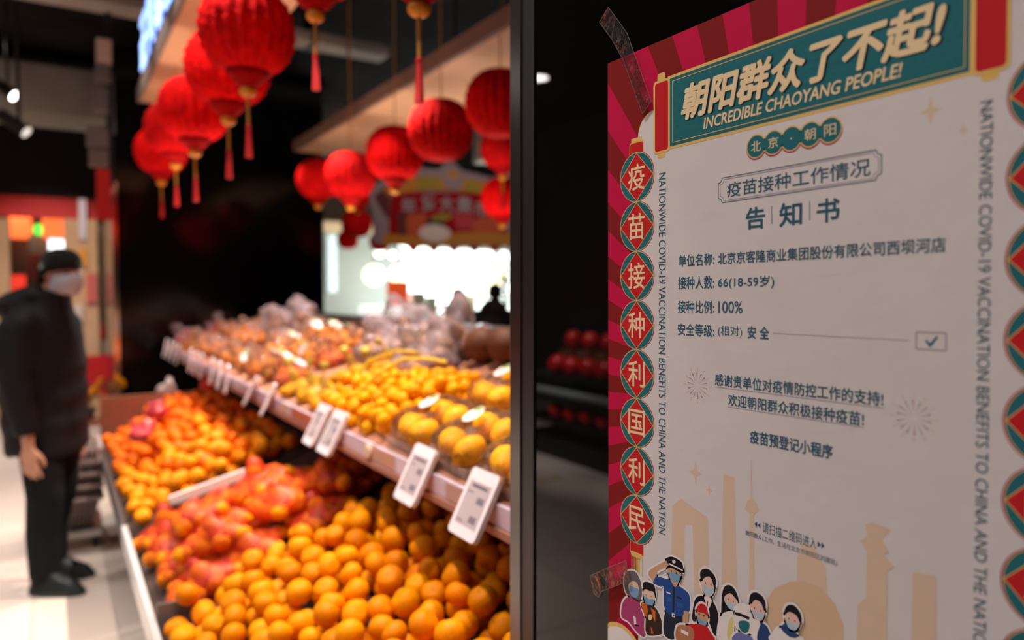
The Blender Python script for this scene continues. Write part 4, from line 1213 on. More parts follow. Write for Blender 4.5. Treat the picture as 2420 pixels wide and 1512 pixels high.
# --- loose oranges in the near bin
edge = lambda x: 2.345 - 0.10 * max(0, (x - 0.5))
for (x, y, z, r) in heap(300, (0.236, 1.12), (1.14, 2.36), (0.0305, 0.0375), tb, crown=lambda x, y: 0.03 * math.exp(-((x - 0.62) / 0.22) ** 2), ok=lambda x, y: y < edge(x) - 0.03):
    if x < 0.36:
        w = 'lying against the steel front rail of the near bin'
    elif x > 0.86:
        w = 'in the dark under the upper shelf, back of the near bin'
    elif y > 2.1:
        w = 'at the far side of the near bin, beside the net bags'
    elif y < 1.55:
        w = 'at the bottom right of the near bin, beside the dark door frame'
    else:
        w = 'in the brightly lit middle of the near bin'
    put('orange', ME_or[rnd.choice((0, 0, 1, 2))], (x, y, z), r, 'loose orange ' + w, 'orange', 'loose oranges, ' + w)
# --- far heap
for (x, y, z, r) in heap(300, (0.236, 1.00), (3.42, 5.58), (0.036, 0.042), tb, crown=lambda x, y: 0.11 * math.exp(-((x - 0.62) / 0.26) ** 2)):
    t_ = (y - 4.25) + rnd.gauss(0, 0.25)
    k = 0 if t_ > 0.1 else (rnd.choice((0, 1, 1)) if t_ > -0.45 else rnd.choice((1, 1, 2)))
    w = 'deep orange tangerine at the far end of the far heap' if k == 0 else 'golden tangerine at the near side of the far heap'
    put('tangerine', ME_tg[k], (x, y, z), r, w, 'tangerine', w)


def cluster(n, r, rad, seed):
    g = np.random.default_rng(seed)
    P = g.uniform(-1, 1, (n, 3)) * np.array(rad) * 0.7
    P[:, 2] = np.abs(P[:, 2])
    for it in range(400):
        for i in range(n):
            d = P[i] - P
            L = np.linalg.norm(d, axis=1)
            L[i] = 9
            near = L < 2 * r
            if near.any():
                P[i] += (d[near] / np.maximum(L[near, None], 1e-4) * (2 * r - L[near, None]) * 0.5).sum(0)
        if it < 340:
            P *= np.array([0.992, 0.992, 0.975])
        P[:, 2] = np.maximum(P[:, 2], r)
    return P


def bag_mesh(name, P, r, margin, sub=4, rough=0.0, neck=0.0, ears=0, seed=0, flat=True):
    c = P.mean(0)
    bm = bmesh.new()
    bmesh.ops.create_icosphere(bm, subdivisions=sub, radius=1)
    bm.verts.ensure_lookup_table()
    D = np.array([v.co[:] for v in bm.verts])
    O = P - c
    b = D @ O.T
    disc = (r + margin) ** 2 - ((O ** 2).sum(1)[None] - b ** 2)
    R = np.where(disc > 0, b + np.sqrt(np.maximum(disc, 0)), 0).max(1)
    nb = [[e.other_vert(v).index for e in v.link_edges] for v in bm.verts]
    for it in range(9):
        A_ = np.array([R[k].mean() for k in nb])
        R = np.maximum(R, A_) if it < 7 else A_
    up_ = np.array([0.25, 0.1, 1.0])
    up_ /= np.linalg.norm(up_)
    if neck:
        ca = D @ up_
        R = R + neck * np.clip((ca - 0.86) / 0.14, 0, 1) ** 1.2
        if ears:
            for k in range(ears):
                ax = np.array([math.cos(k * 2.4 + seed), math.sin(k * 2.4 + seed), 0.9 + 0.3 * (k % 2)])
                ax /= np.linalg.norm(ax)
                R = R + 0.055 * np.clip((D @ ax - 0.93) / 0.07, 0, 1)
    if rough:
        R = R + np.array([rough * (noise.noise(Vector(d) * 5 + Vector((seed, 0, 0))) + 0.6 * noise.noise(Vector(d) * 11 + Vector((0, seed, 0)))) for d in D]) * (1 if rough else 0)
        R = np.maximum(R, 0.02)
    Q = c + D * R[:, None]
    if flat:
        Q[:, 2] = np.maximum(Q[:, 2], 0.002)
    uvl = bm.loops.layers.uv.new('UVMap')
    for v, q in zip(bm.verts, Q):
        v.co = Vector(q)
    for f in bm.faces:
        us = []
        for l in f.loops:
            d = D[l.vert.index]
            us.append([(math.atan2(d[1], d[0]) / (2 * math.pi)) % 1.0, math.acos(max(-1, min(1, d[2]))) / (2 * math.pi)])
        if max(u[0] for u in us) - min(u[0] for u in us) > 0.5:
            for u in us:
                if u[0] < 0.5:
                    u[0] += 1
        for l, u in zip(f.loops, us):
            l[uvl].uv = u
        f.smooth = True
    me = bpy.data.meshes.new(name)
    bm.to_mesh(me)
    bm.free()
    return me


TILT_T = Matrix.Rotation(-math.atan(SL), 4, 'Y')
TILT_S = Matrix.Rotation(-math.atan(SK), 4, 'Y')

# --- red and orange net bags of mandarins
NETR = netting('net_red', (0.52, 0.022, 0.006, 1), 52, 0.24)
NETO = netting('net_orange', (0.90, 0.065, 0.012, 1), 52, 0.28)
NETY = netting('net_olive', (0.46, 0.29, 0.018, 1), 60, 0.34)
variants = []
for s_ in range(4):
    P = cluster(11, 0.034, (0.12, 0.10, 0.10), 20 + s_)
    variants.append((P, bag_mesh('net', P, 0.034, 0.003, 4, 0.002, 0.03, 0, s_)))
net_tail = lathe(bmesh.new(), [(0.004, 0.0), (0.007, 0.008), (0.004, 0.016), (0.012, 0.03), (0.022, 0.05)], 12)
me_tail = bpy.data.meshes.new('net_tail')
net_tail.to_mesh(me_tail)
net_tail.free()


def filled_bag(name, label, cat, grp, x, y, z, rot, tilt, var, netm, fm, r, flabel, fcat, fname, fgrp, part='net', tail=True, sticker=None, scale=1.0):
    P, me = var
    base = Matrix.Translation((x, y, z)) @ tilt @ Matrix.Rotation(rot, 4, 'Z') @ Matrix.Scale(scale, 4)
    t = thing(name, label, cat, (0, 0, 0), group=grp)
    t.matrix_world = base
    me2 = me.copy()
    n_ = mobj(part, me2, netm, t)
    if tail:
        top = max(me.vertices, key=lambda v: v.co.z).co
        k = mobj(part + '_tail', me_tail.copy(), netm, t, True)
        k.location = top - Vector((0, 0, 0.006))
        k.rotation_euler = (0.3, 0.5, 0)
    if sticker is not None:
        lab_stick(t, P, r, sticker)
    for p in P:
        q = base @ Vector(p)
        put(fname, fm[rnd.randrange(len(fm))], q, r * 0.97 * scale, flabel, fcat, fgrp)
    return t


M_stick = mat('sticker_white', rgb(238, 228, 222), 0.35)
M_stickg = mat('sticker_green', rgb(110, 150, 60), 0.4)


def lab_stick(t, P, r, az):
    """oval white label with a green top, pasted on the bag's upper side"""
    c = P.mean(0)
    d = Vector((math.cos(az) * 0.75, math.sin(az) * 0.75, 0.75)).normalized()
    rad = max((p - c) @ np.array(d) for p in P) + r + 0.008
    z = d
    x_ = Vector((0, 0, 1)).cross(z).normalized()
    y_ = z.cross(x_)
    bm = bmesh.new()
    pts = [(0.030 * math.cos(a), 0.042 * math.sin(a)) for a in [2 * math.pi * i / 24 for i in range(24)]]
    f0 = [bm.verts.new((u, v, 0.001)) for u, v in pts]
    f1 = [bm.verts.new((u, v, 0)) for u, v in pts]
    bm.faces.new(f0)
    bm.faces.new(list(reversed(f1)))
    for i in range(24):
        bm.faces.new((f0[i], f1[i], f1[(i + 1) % 24], f0[(i + 1) % 24]))
    bmesh.ops.recalc_face_normals(bm, faces=bm.faces)
    for f in bm.faces:
        f.material_index = 0
    pg = [(0.022 * math.cos(a), 0.026 + 0.011 * math.sin(a)) for a in [2 * math.pi * i / 16 for i in range(16)]]
    f = bm.faces.new([bm.verts.new((u, v, 0.0014)) for u, v in pg])
    f.material_index = 1
    o = obj('paper_label', bm, [M_stick, M_stickg], t)
    o.matrix_local = frame_from(x_, y_, z, Vector(c) + z * rad)


spots = [(0.385, 2.470, 'red', 'at the front corner by the grey divider'), (0.385, 2.70, 'red', 'at the steel rail, second from the grey divider'), (0.385, 2.93, 'red', 'at the steel rail, third from the grey divider'),
         (0.385, 3.14, 'red', 'at the steel rail just before the white bar'),
         (0.555, 2.52, 'red', 'in the second line beside the loose oranges'), (0.555, 2.76, 'orange', 'in the middle of the net bags'), (0.565, 3.00, 'orange', 'in front of the white bar'),
         (0.775, 2.48, 'red', 'at the dark edge beside the loose oranges'), (0.775, 2.72, 'orange', 'upper right of the net bags, brightest one'), (0.785, 2.97, 'orange', 'at the top of the net bags under the shelf'),
         (0.985, 2.62, 'red', 'in shadow under the shelf, nearer one'), (0.985, 2.88, 'red', 'in shadow under the shelf, farther one'), (0.46, 2.60, 'red', 'lying on top of the front net bags'),
         (0.45, 2.90, 'red', 'lying on top at the steel rail side'), (0.67, 2.62, 'orange', 'lying on top in the middle'), (0.68, 2.90, 'orange', 'lying on top right by the white bar'), (0.86, 2.60, 'red', 'lying on top at the dark edge')]
for i, (x, y, c, w) in enumerate(spots):
    z = tray_z(x) + (0.085 if i >= 12 else 0.006)
    filled_bag('net_bag', '%s net bag of mandarins %s' % (c, w), 'net bag', 'net bags of mandarins', x, y, z, rnd.uniform(0, 6.2), TILT_T, variants[i % 4], NETR if c == 'red' else NETO,
               [ME_or[0], ME_or[1]], 0.033, 'mandarin inside the %s net bag %s' % (c, w), 'mandarin', 'mandarin', 'mandarins in the %s net bag %s' % (c, w), tail=False)

# red plastic bags lying on the far heap
M_redfilm = film('red_film', (0.62, 0.02, 0.04, 1), 0.25, 0.2, 1.5)
for k, (x, y, z, w) in enumerate(((0.40, 4.55, 0.665, 'at the front of the far heap'), (0.86, 5.05, 0.865, 'at the top of the far heap under the shelf'), (0.50, 4.9, 0.73, 'in the middle of the far heap'))):
    P = cluster(3, 0.035, (0.1, 0.08, 0.04), 60 + k)
    o = mobj('plastic_bag', bag_mesh('plastic_bag', P, 0.035, 0.002, 3, 0.012, 0.05, 2, k), M_redfilm)
    o.location = (x, y, z)
    tag(o, 'crumpled red plastic bag ' + w, 'bag', 'red plastic bags on the far heap')
o = mobj('plastic_bag', bag_mesh('plastic_bag', cluster(3, 0.035, (0.1, 0.08, 0.04), 66), 0.035, 0.002, 3, 0.012, 0.05, 2, 5), film('clear_film', (0.80, 0.70, 0.70, 1), 0.62, 0.14, 1.5, 0.3))
o.location = (0.62, 5.42, 0.80)
tag(o, 'crumpled clear plastic bag at the far top of the far heap', 'bag')

# --- upper shelf: kumquats and olive net bags
sb = lambda x, y: shelf_z(x)
for (x, y, z, r) in heap(230, (0.795, 1.22), (1.99, 2.62), (0.0195, 0.0235), sb, crown=lambda x, y: 0.07 * math.exp(-((x - 0.97) / 0.18) ** 2)):
    put('kumquat', ME_lq[rnd.randrange(2)], (x, y, z), r, 'small yellow orange kumquat in the loose pile on the upper shelf', 'kumquat', 'loose kumquats on the upper shelf', (1, 1, 1.12))
kv = []
for s_ in range(2):
    P = cluster(14, 0.021, (0.11, 0.08, 0.07), 40 + s_)
    kv.append((P, bag_mesh('net', P, 0.021, 0.003, 4, 0.004, 0.07, 0, s_)))
for i, (x, y) in enumerate(((0.885, 2.71), (0.885, 2.90), (0.885, 3.08), (1.06, 2.75), (1.06, 2.96), (1.20, 2.84))):
    w = ('at the rail, nearest', 'at the rail, middle', 'at the rail, farthest', 'in the second line, nearer', 'in the second line, farther', 'at the back')[i]
    filled_bag('net_bag', 'olive yellow net bag of kumquats on the upper shelf ' + w, 'net bag', 'olive net bags on the upper shelf', x, y, shelf_z(x) + 0.004, rnd.uniform(0, 6), TILT_S, kv[i % 2], NETY,
               ME_lq, 0.021, 'kumquat inside the olive net bag ' + w, 'kumquat', 'kumquat', 'kumquats in the olive net bag ' + w)
# yellow strings over the loose kumquats
M_ystr = mat('yellow_string', rgb(226, 190, 40), 0.5)
for k, (pts, w) in enumerate((([(0.87, 2.42, 0.06), (0.93, 2.36, 0.125), (1.00, 2.30, 0.16), (1.05, 2.22, 0.15), (1.09, 2.15, 0.13)], 'nearer'), ([(0.90, 2.60, 0.07), (0.98, 2.55, 0.14), (1.06, 2.48, 0.155), (1.12, 2.45, 0.13)], 'farther'))):
    bm = bmesh.new()
    ps = [Vector((x, y, shelf_z(0.80) + SK * (x - 0.80) + h)) for x, y, h in pts]
    for a, b in zip(ps[:-1], ps[1:]):
        cyl(bm, a, b, 0.006, seg=8)
        ball(bm, b, 0.006, seg=8)
    tag(obj('net_strip', bm, M_ystr), 'yellow net string lying on the loose kumquats, %s one' % w, 'string', 'yellow strings on the kumquats')


# --- film wrapped trays of mangoes beside the door frame
def mango_mesh():
    bm = bmesh.new()
    ball(bm, (0, 0, 0), 1, 1, 1, 20)
    for v in bm.verts:
        x, y, z = v.co
        k = 1 - 0.22 * max(0, x)
        v.co = Vector((x * 1.45, y * 0.92 * k + 0.16 * x * x, z * 0.85 * k))
    cyl(bm, (1.40, 0.3, 0), (1.52, 0.33, 0), 0.07, 0.05, 8, 1)
    me = bpy.data.meshes.new('mango')
    bm.to_mesh(me)
    bm.free()
    me.materials.append(M_mg)
    me.materials.append(M_stem)
    for p in me.polygons:
        p.use_smooth = True
    return me


ME_mg = mango_mesh()
M_film = film('wrap_film', (0.85, 0.75, 0.70, 1), 0.985, 0.05, 1.22)
M_trayp = film('punnet_clear', (0.75, 0.50, 0.38, 1), 0.75, 0.08, 1.3)
WT = {0: 'nearest the rail and door frame', 1: 'at the rail, second from the door frame', 2: 'at the rail beside the kumquats', 3: 'at the back by the door frame', 4: 'in the back line, middle', 5: 'in the back line beside the kumquats'}
for i, (x, y) in enumerate(((0.918, 1.335), (0.918, 1.595), (0.918, 1.855), (1.165, 1.595), (1.165, 1.855), (1.19, 1.98))):
    if i == 5:
        x, y = 1.41, 1.86
    base = Matrix.Translation((x, y, shelf_z(x) + 0.003)) @ TILT_S
    t = thing('mango_tray', 'film wrapped mango tray with white label, ' + WT[i], 'fruit tray', (0, 0, 0), group='film wrapped mango trays')
    t.matrix_world = base
    bm = bmesh.new()
    bx(bm, -0.112, 0.112, -0.118, 0.118, 0, 0.006)
    for a in ((-0.115, -0.109, -0.118, 0.118), (0.109, 0.115, -0.118, 0.118), (-0.109, 0.109, -0.118, -0.112), (-0.109, 0.109, 0.112, 0.118)):
        bx(bm, a[0], a[1], a[2], a[3], 0, 0.026)
    obj('punnet', bm, M_trayp, t)
    P = np.array([(-0.058, -0.052, 0.044), (0.05, -0.05, 0.044), (-0.05, 0.055, 0.044), (0.055, 0.055, 0.044)])
    PP = np.vstack([P + [dx, 0, 0] for dx in (-0.016, 0.016)] + [P + [0, dy, 0] for dy in (-0.012, 0.012)])
    mobj('wrap_film', bag_mesh('wrap_film', PP, 0.047, 0.004, 4, 0.003, seed=i), M_film, t)
    bm = bmesh.new()
    pts = [(0.025 * math.cos(a) * (1 - 0.12 * math.sin(a)), 0.037 * math.sin(a)) for a in [2 * math.pi * k / 28 for k in range(28)]]
    top = [bm.verts.new((u, v, 0.0012)) for u, v in pts]
    bot = [bm.verts.new((u, v, 0)) for u, v in pts]
    bm.faces.new(top)
    bm.faces.new(list(reversed(bot)))
    for k in range(28):
        bm.faces.new((top[k], bot[k], bot[(k + 1) % 28], top[(k + 1) % 28]))
    bmesh.ops.recalc_face_normals(bm, faces=bm.faces)
    f = bm.faces.new([bm.verts.new((0.016 * math.cos(a), 0.022 + 0.010 * math.sin(a), 0.0018)) for a in [2 * math.pi * k / 16 for k in range(16)]])
    f.material_index = 1
    for k in range(4):
        f = bm.faces.new([bm.verts.new(c) for c in ((-0.014, 0.004 - k * 0.008, 0.0018), (0.013 - 0.004 * (k % 2), 0.004 - k * 0.008, 0.0018), (0.013 - 0.004 * (k % 2), 0.002 - k * 0.008, 0.0018), (-0.014, 0.002 - k * 0.008, 0.0018))])
        f.material_index = 2
    o = obj('paper_label', bm, [M_stick, M_stickg, mat('label_grey', rgb(170, 165, 160), 0.5)], t)
    o.matrix_local = Matrix.Translation((0.01, 0.02, 0.100)) @ Matrix.Rotation(-1.2, 4, 'Z') @ Matrix.Rotation(0.12, 4, 'X')
    for k, p in enumerate(P):
        oo = put('mango', ME_mg, base @ Vector(p), 0.041, 'yellow mango under film in the tray ' + WT[i], 'mango', 'mangoes in the tray ' + WT[i])
        oo.rotation_euler = (base.to_3x3() @ Matrix.Rotation(0.5 + 0.25 * k, 3, 'Z') @ Matrix.Rotation(rnd.uniform(-0.5, 0.5), 3, 'X')).to_euler()

# --- two round brown pomelos at the back by the door frame
ME_pm = fruit_mesh('pomelo', [mat('pomelo_peel', (0.15, 0.042, 0.009, 1), 0.6, var=0.15, scale=7, bump=0.2, bscale=150), M_stem], 0.96, 0.05, 24)
for (x, y, r), w in zip(((1.40, 2.28, 0.070), (1.38, 2.42, 0.070)), ('beside the dark door frame', 'left of the other one by the door frame')):
    put('pomelo', ME_pm, (x, y, shelf_z(x) + r * 1.02), r, 'round brown pomelo on the shelf, ' + w, 'pomelo', 'brown pomelos')

# --- clear bags: mandarins with white labels, then pale contents behind, then the far bags
CLR = film('bag_film', (0.80, 0.68, 0.70, 1), 0.945, 0.05, 1.36)
CLR2 = film('bag_film_milky', (0.80, 0.68, 0.74, 1), 0.90, 0.06, 1.36)
CLR3 = film('bag_film_pale', (0.74, 0.63, 0.74, 1), 0.78, 0.06, 1.42)
mv = []
for s_ in range(3):
    P = cluster(8, 0.032, (0.12, 0.10, 0.09), 80 + s_)
    mv.append((P, bag_mesh('bag', P, 0.032, 0.007, 4, 0.010, 0.075, 3, s_ + 3)))
pos = [(x, y + (0.07 if j % 2 else 0)) for j, x in enumerate((0.915, 1.125, 1.335)) for y in (3.33, 3.58, 3.83, 4.08, 4.33)]
for i, (x, y) in enumerate(pos):
    w = ('at the price rail', 'in the middle line', 'at the back')[i // 5] + ', ' + ('nearest the kumquats', 'second from the kumquats', 'in the middle', 'fourth from the kumquats', 'farthest from the kumquats')[i % 5]
    filled_bag('fruit_bag', 'clear bag of orange mandarins with white label ' + w, 'fruit bag', 'clear bags of labelled mandarins', x, y, shelf_z(x) + 0.004, rnd.uniform(0, 6), TILT_S, mv[i % 3], CLR,
               [ME_or[0], ME_or[1], ME_or[2]] if i % 5 != 0 else [ME_tg[0], ME_or[1]], 0.032, 'mandarin in the clear bag ' + w, 'mandarin', 'mandarin', 'mandarins in the clear bag ' + w, 'bag', False, 2.6 + 0.5 * (i % 3), 0.92)
ME_pale = fruit_mesh('pear', [mat('pale_pear', rgb(186, 138, 104), 0.5, var=0.1), M_stem], 1.05, 0.05, 14)
pv = []
for s_ in range(3):
    P = cluster(6, 0.036, (0.12, 0.10, 0.09), 90 + s_)
    pv.append((P, bag_mesh('bag', P, 0.036, 0.012, 4, 0.016, 0.09, 4, s_ + 9)))
pos = [(1.42, 2.60), (1.40, 2.80), (1.40, 3.02), (1.45, 3.24), (1.24, 2.56), (1.24, 3.12), (1.40, 4.72), (1.40, 4.98), (1.36, 5.25), (1.2, 4.62)]
for i, (x, y) in enumerate(pos):
    w = ('nearest the pomelos', 'second behind the kumquats', 'third behind the kumquats', 'behind the olive nets', 'between pomelos and kumquats', 'between olive nets and mandarins',
         'far back, nearest one', 'far back, middle one', 'far back, farthest one', 'behind the labelled mandarins')[i]
    filled_bag('fruit_bag', 'knotted clear bag of pale pears on the upper shelf ' + w, 'fruit bag', 'clear bags of pale pears', x, y, shelf_z(x) + 0.004, rnd.uniform(0, 6), TILT_S, pv[i % 3], CLR3,
               [ME_pale], 0.036, 'pale pear in the clear bag ' + w, 'pear', 'pear', 'pears in the clear bag ' + w, 'bag', False, None, 1.22)
ME_ap = fruit_mesh('apple', [mat('apple_red', (0.55, 0.03, 0.02, 1), 0.25, var=0.2, scale=9), M_stem], 0.92, 0.14, 14)
pos = [(0.92, y) for y in (4.62, 4.9, 5.18, 5.46, 5.74, 6.02, 6.32, 6.6)] + [(1.17, y) for y in (4.9, 5.2, 5.5, 5.8, 6.1, 6.45)]
for i, (x, y) in enumerate(pos):
    far = y > 6.25
    w = ('at the price rail' if x < 1 else 'in the second line') + ', ' + '%s past the labelled ones' % ('first second third fourth fifth sixth seventh eighth'.split()[i if i < 8 else i - 8])
    filled_bag('fruit_bag', ('clear bag of red apples ' if far else 'clear bag of small mandarins ') + w, 'fruit bag', 'far clear bags on the upper shelf', x, y, shelf_z(x) + 0.004, rnd.uniform(0, 6), TILT_S, mv[i % 3], CLR2,
               [ME_ap] if far else [ME_or[0], ME_or[1]], 0.032, ('red apple' if far else 'mandarin') + ' in the far clear bag ' + w, 'apple' if far else 'mandarin', 'apple' if far else 'mandarin', 'fruit in the far clear bag ' + w, 'bag', False, None, 0.93)

# ------------------------------------------------------------------ people
M_skin = mat('skin_tone', (0.52, 0.27, 0.17, 1), 0.5, var=0.06, scale=20)
M_jack = mat('jacket_black', (0.0065, 0.0065, 0.009, 1), 0.65, spec=0.22, var=0.25, scale=10, bump=0.25, bscale=18)
M_trou = mat('trouser_black', (0.008, 0.009, 0.010, 1), 0.85, spec=0.15)
M_shoe = mat('shoe_dark', (0.008, 0.013, 0.013, 1), 0.6, spec=0.25)
M_sole = mat('sole_dark', (0.02, 0.028, 0.027, 1), 0.7)
M_knit = mat('knit_black', (0.009, 0.010, 0.010, 1), 0.9, spec=0.2, bump=0.3, bscale=120)
M_maskw = mat('face_mask_grey', (0.40, 0.40, 0.47, 1), 0.7)
M_eye = mat('eye_dark', (0.01, 0.008, 0.008, 1), 0.2)


def limbs(bm, chains, seg=16):
    """tapered limbs: overlapping cones with rounded joints, fused into one skin afterwards"""
    for ch in chains:
        for (p0, r0), (p1, r1) in zip(ch[:-1], ch[1:]):
            cyl(bm, p0, p1, r0, r1, seg)
        for p, r in ch:
            ball(bm, p, r, seg=seg)
    return bm


def fuse(meshes, bm, voxel, smooth=4):
    """join surfaces into one continuous skin"""
    for me in meshes:
        bm.from_mesh(me)
    me = bpy.data.meshes.new('fused')
    bm.to_mesh(me)
    bm.free()
    o = bpy.data.objects.new('fused', me)
    COL.objects.link(o)
    md = o.modifiers.new('r', 'REMESH')
    md.mode = 'VOXEL'
    md.voxel_size = voxel
    md.use_smooth_shade = True
    sm = o.modifiers.new('m', 'SMOOTH')
    sm.iterations = smooth
    sm.factor = 0.5
    dg = bpy.context.evaluated_depsgraph_get()
    out = bpy.data.meshes.new_from_object(o.evaluated_get(dg))
    bpy.data.objects.remove(o)
    out.materials.clear()
    return out


def hand(bm, wx, wy, wz, side):
    """palm, four unequal bent fingers and a thumb hanging from the wrist"""
    ball(bm, (wx + 0.004, wy, wz - 0.055), 0.042, 0.017, 0.050, 16)
    ball(bm, (wx + 0.002, wy, wz - 0.018), 0.030, 0.019, 0.035, 14)
    ch = []
    for k, (dx, ln) in enumerate(((0.031, 0.074), (0.011, 0.084), (-0.009, 0.078), (-0.028, 0.062))):
        b = (wx + dx * 0.9 + 0.004, wy, wz - 0.085)
        m1 = (wx + dx * 1.15 + 0.008, wy - side * 0.006, wz - 0.088 - ln * 0.5)
        e = (wx + dx * 1.2 + 0.008, wy - side * 0.026, wz - 0.088 - ln * 0.95)
        ch.append([(b, 0.0100), (m1, 0.0090), (e, 0.0076)])
    ch.append([((wx + 0.018, wy, wz - 0.030), 0.016), ((wx + 0.046, wy - side * 0.012, wz - 0.055), 0.0115), ((wx + 0.058, wy - side * 0.022, wz - 0.085), 0.0098), ((wx + 0.058, wy - side * 0.028, wz - 0.106), 0.0080)])
    limbs(bm, ch, 12)


def person(name, label, loc, rz, H=1.0, jacket=None, cap='beanie', group=None, head_turn=0.0, mask=True, fine=True):
    """standing figure, facing +x in its own frame, right hand towards -y"""
    t = thing(name, label, 'person', loc, (0, 0, rz), group)
    t.scale = (H, H, H)
    bm = bmesh.new()
    rows = []
    for z, cx_, rx, ry in ((0.80, 0.0, 0.06, 0.11), (0.84, 0.0, 0.105, 0.150), (0.92, 0.0, 0.115, 0.165), (1.02, 0.0, 0.103, 0.148), (1.10, -0.005, 0.103, 0.143), (1.22, -0.012, 0.115, 0.160), (1.32, -0.01, 0.108, 0.165), (1.38, 0.0, 0.085, 0.140), (1.42, 0.01, 0.06, 0.08)):
        rows.append([bm.verts.new((cx_ + rx * math.cos(2 * math.pi * j / 24), ry * math.sin(2 * math.pi * j / 24), z)) for j in range(24)])
    for a_, b_ in zip(rows[:-1], rows[1:]):
        for j in range(24):
            bm.faces.new((a_[j], a_[(j + 1) % 24], b_[(j + 1) % 24], b_[j]))
    bm.faces.new(list(reversed(rows[0])))
    bm.faces.new(rows[-1])
    chains = [[((0.0, 0, 1.38), 0.070), ((0.03, 0, 1.46), 0.058), ((0.06, 0, 1.55), 0.056)]]
    for s in (1, -1):
        fx = -0.05 if s > 0 else 0.03
        chains.append([((0.0, s * 0.085, 0.88), 0.090), ((fx * 0.6 + 0.02, s * 0.10, 0.49), 0.056), ((fx - 0.015, s * 0.10, 0.32), 0.054), ((fx - 0.01, s * 0.10, 0.11), 0.038), ((fx + 0.03, s * 0.105, 0.045), 0.040), ((fx + 0.13, s * 0.115, 0.035), 0.030)])
        ax = -0.03 if s > 0 else 0.025
        chains.append([((-0.01, s * 0.165, 1.355), 0.055), ((ax - 0.03, s * 0.225, 1.09), 0.043), ((ax - 0.01, s * 0.235, 0.98), 0.040), ((ax + 0.02, s * 0.245, 0.83), 0.029), ((ax + 0.022, s * 0.245, 0.78), 0.026)])
        hand(bm, ax + 0.022, s * 0.245, 0.775, s)
    limbs(bm, chains)
    # head: skull, jaw, nose, ears
    hc = Vector((0.085, 0, 1.605))
    R = Matrix.Translation(hc) @ Matrix.Rotation(head_turn, 4, 'Z') @ Matrix.Rotation(0.12, 4, 'Y')
    ball(bm, R @ Vector((-0.012, 0, 0.022)), 0.098, 0.079, 0.092, 24, rot=R.to_3x3().to_4x4())
    ball(bm, R @ Vector((0.022, 0, -0.052)), 0.068, 0.060, 0.062, 20, rot=R.to_3x3().to_4x4())
    ball(bm, R @ Vector((0.048, 0, -0.088)), 0.030, 0.030, 0.022, 14)
    ball(bm, R @ Vector((0.086, 0, -0.022)), 0.020, 0.014, 0.026, 12)
    ball(bm, R @ Vector((0.078, 0, 0.012)), 0.014, 0.040, 0.010, 12, rot=R.to_3x3().to_4x4())
    ball(bm, R @ Vector((0.076, 0, -0.062)), 0.010, 0.022, 0.010, 12, rot=R.to_3x3().to_4x4())
    for s in (1, -1):
        ball(bm, R @ Vector((-0.008, s * 0.078, -0.012)), 0.020, 0.010, 0.030, 12, rot=R.to_3x3().to_4x4())
    bod = mobj('body', fuse([], bm, 0.0045 if fine else 0.009, 3), M_skin, t, True)
    for s in (1, -1):
        obj('eye', ball(bmesh.new(), R @ Vector((0.079, s * 0.032, 0.0)), 0.009, 0.013, 0.006, 10), M_eye, t, True)
    # trousers
    bm = bmesh.new()
    ball(bm, (0.0, 0, 0.90), 0.135, 0.172, 0.13, 20)
    ch = []
    for s in (1, -1):
        fx = -0.05 if s > 0 else 0.03
        ch.append([((0.0, s * 0.085, 0.86), 0.108), ((fx * 0.6 + 0.015, s * 0.10, 0.49), 0.084), ((fx - 0.012, s * 0.10, 0.30), 0.078), ((fx - 0.01, s * 0.10, 0.16), 0.072), ((fx - 0.01, s * 0.10, 0.105), 0.070)])
    limbs(bm, ch)
    mobj('trousers', fuse([], bm, 0.014, 3), M_trou, t, True)
    # jacket with hood
    bm = bmesh.new()
    rows = []
    for z, cx_, rx, ry in ((0.69, -0.01, 0.165, 0.190), (0.715, -0.01, 0.180, 0.205), (0.80, -0.012, 0.178, 0.205), (0.86, -0.015, 0.192, 0.212), (0.92, -0.018, 0.180, 0.205), (0.99, -0.02, 0.194, 0.214), (1.06, -0.022, 0.183, 0.205), (1.13, -0.025, 0.196, 0.214), (1.20, -0.028, 0.184, 0.205), (1.27, -0.03, 0.184, 0.205), (1.35, -0.02, 0.150, 0.185), (1.41, 0.0, 0.115, 0.135), (1.46, 0.02, 0.092, 0.100), (1.51, 0.035, 0.086, 0.092)):
        rows.append([bm.verts.new((cx_ + rx * math.cos(2 * math.pi * j / 28), ry * math.sin(2 * math.pi * j / 28), z + 0.012 * math.sin(2 * math.pi * j / 28 * 3) * (1 if z < 1.3 else 0))) for j in range(28)])
    for a_, b_ in zip(rows[:-1], rows[1:]):
        for j in range(28):
            bm.faces.new((a_[j], a_[(j + 1) % 28], b_[(j + 1) % 28], b_[j]))
    bm.faces.new(list(reversed(rows[0])))
    bm.faces.new(rows[-1])
    for s in (1, -1):
        ax = -0.03 if s > 0 else 0.025
        js = [((-0.02, s * 0.14, 1.345), 0.080), ((-0.022, s * 0.185, 1.32), 0.088), ((ax * 0.5 - 0.035, s * 0.22, 1.20), 0.080), ((ax - 0.035, s * 0.235, 1.09), 0.076), ((ax - 0.01, s * 0.243, 0.98), 0.067), ((ax + 0.018, s * 0.246, 0.82), 0.052)]
        for (p0, r0), (p1, r1) in zip(js[:-1], js[1:]):
            cyl(bm, p0, p1, r0, r1, 18)
            ball(bm, p0, r0 * 0.99, seg=16)
    ball(bm, (-0.095, 0, 1.425), 0.135, 0.165, 0.090, 20)
    ball(bm, (-0.045, 0, 1.475), 0.115, 0.130, 0.060, 20)
    jk = mobj('jacket', fuse([], bm, 0.014, 6), jacket or M_jack, t, True)
    # open the collar ring and the cuffs by dark rims
    # headwear
    bm = bmesh.new()
    S = 24
    rows = []
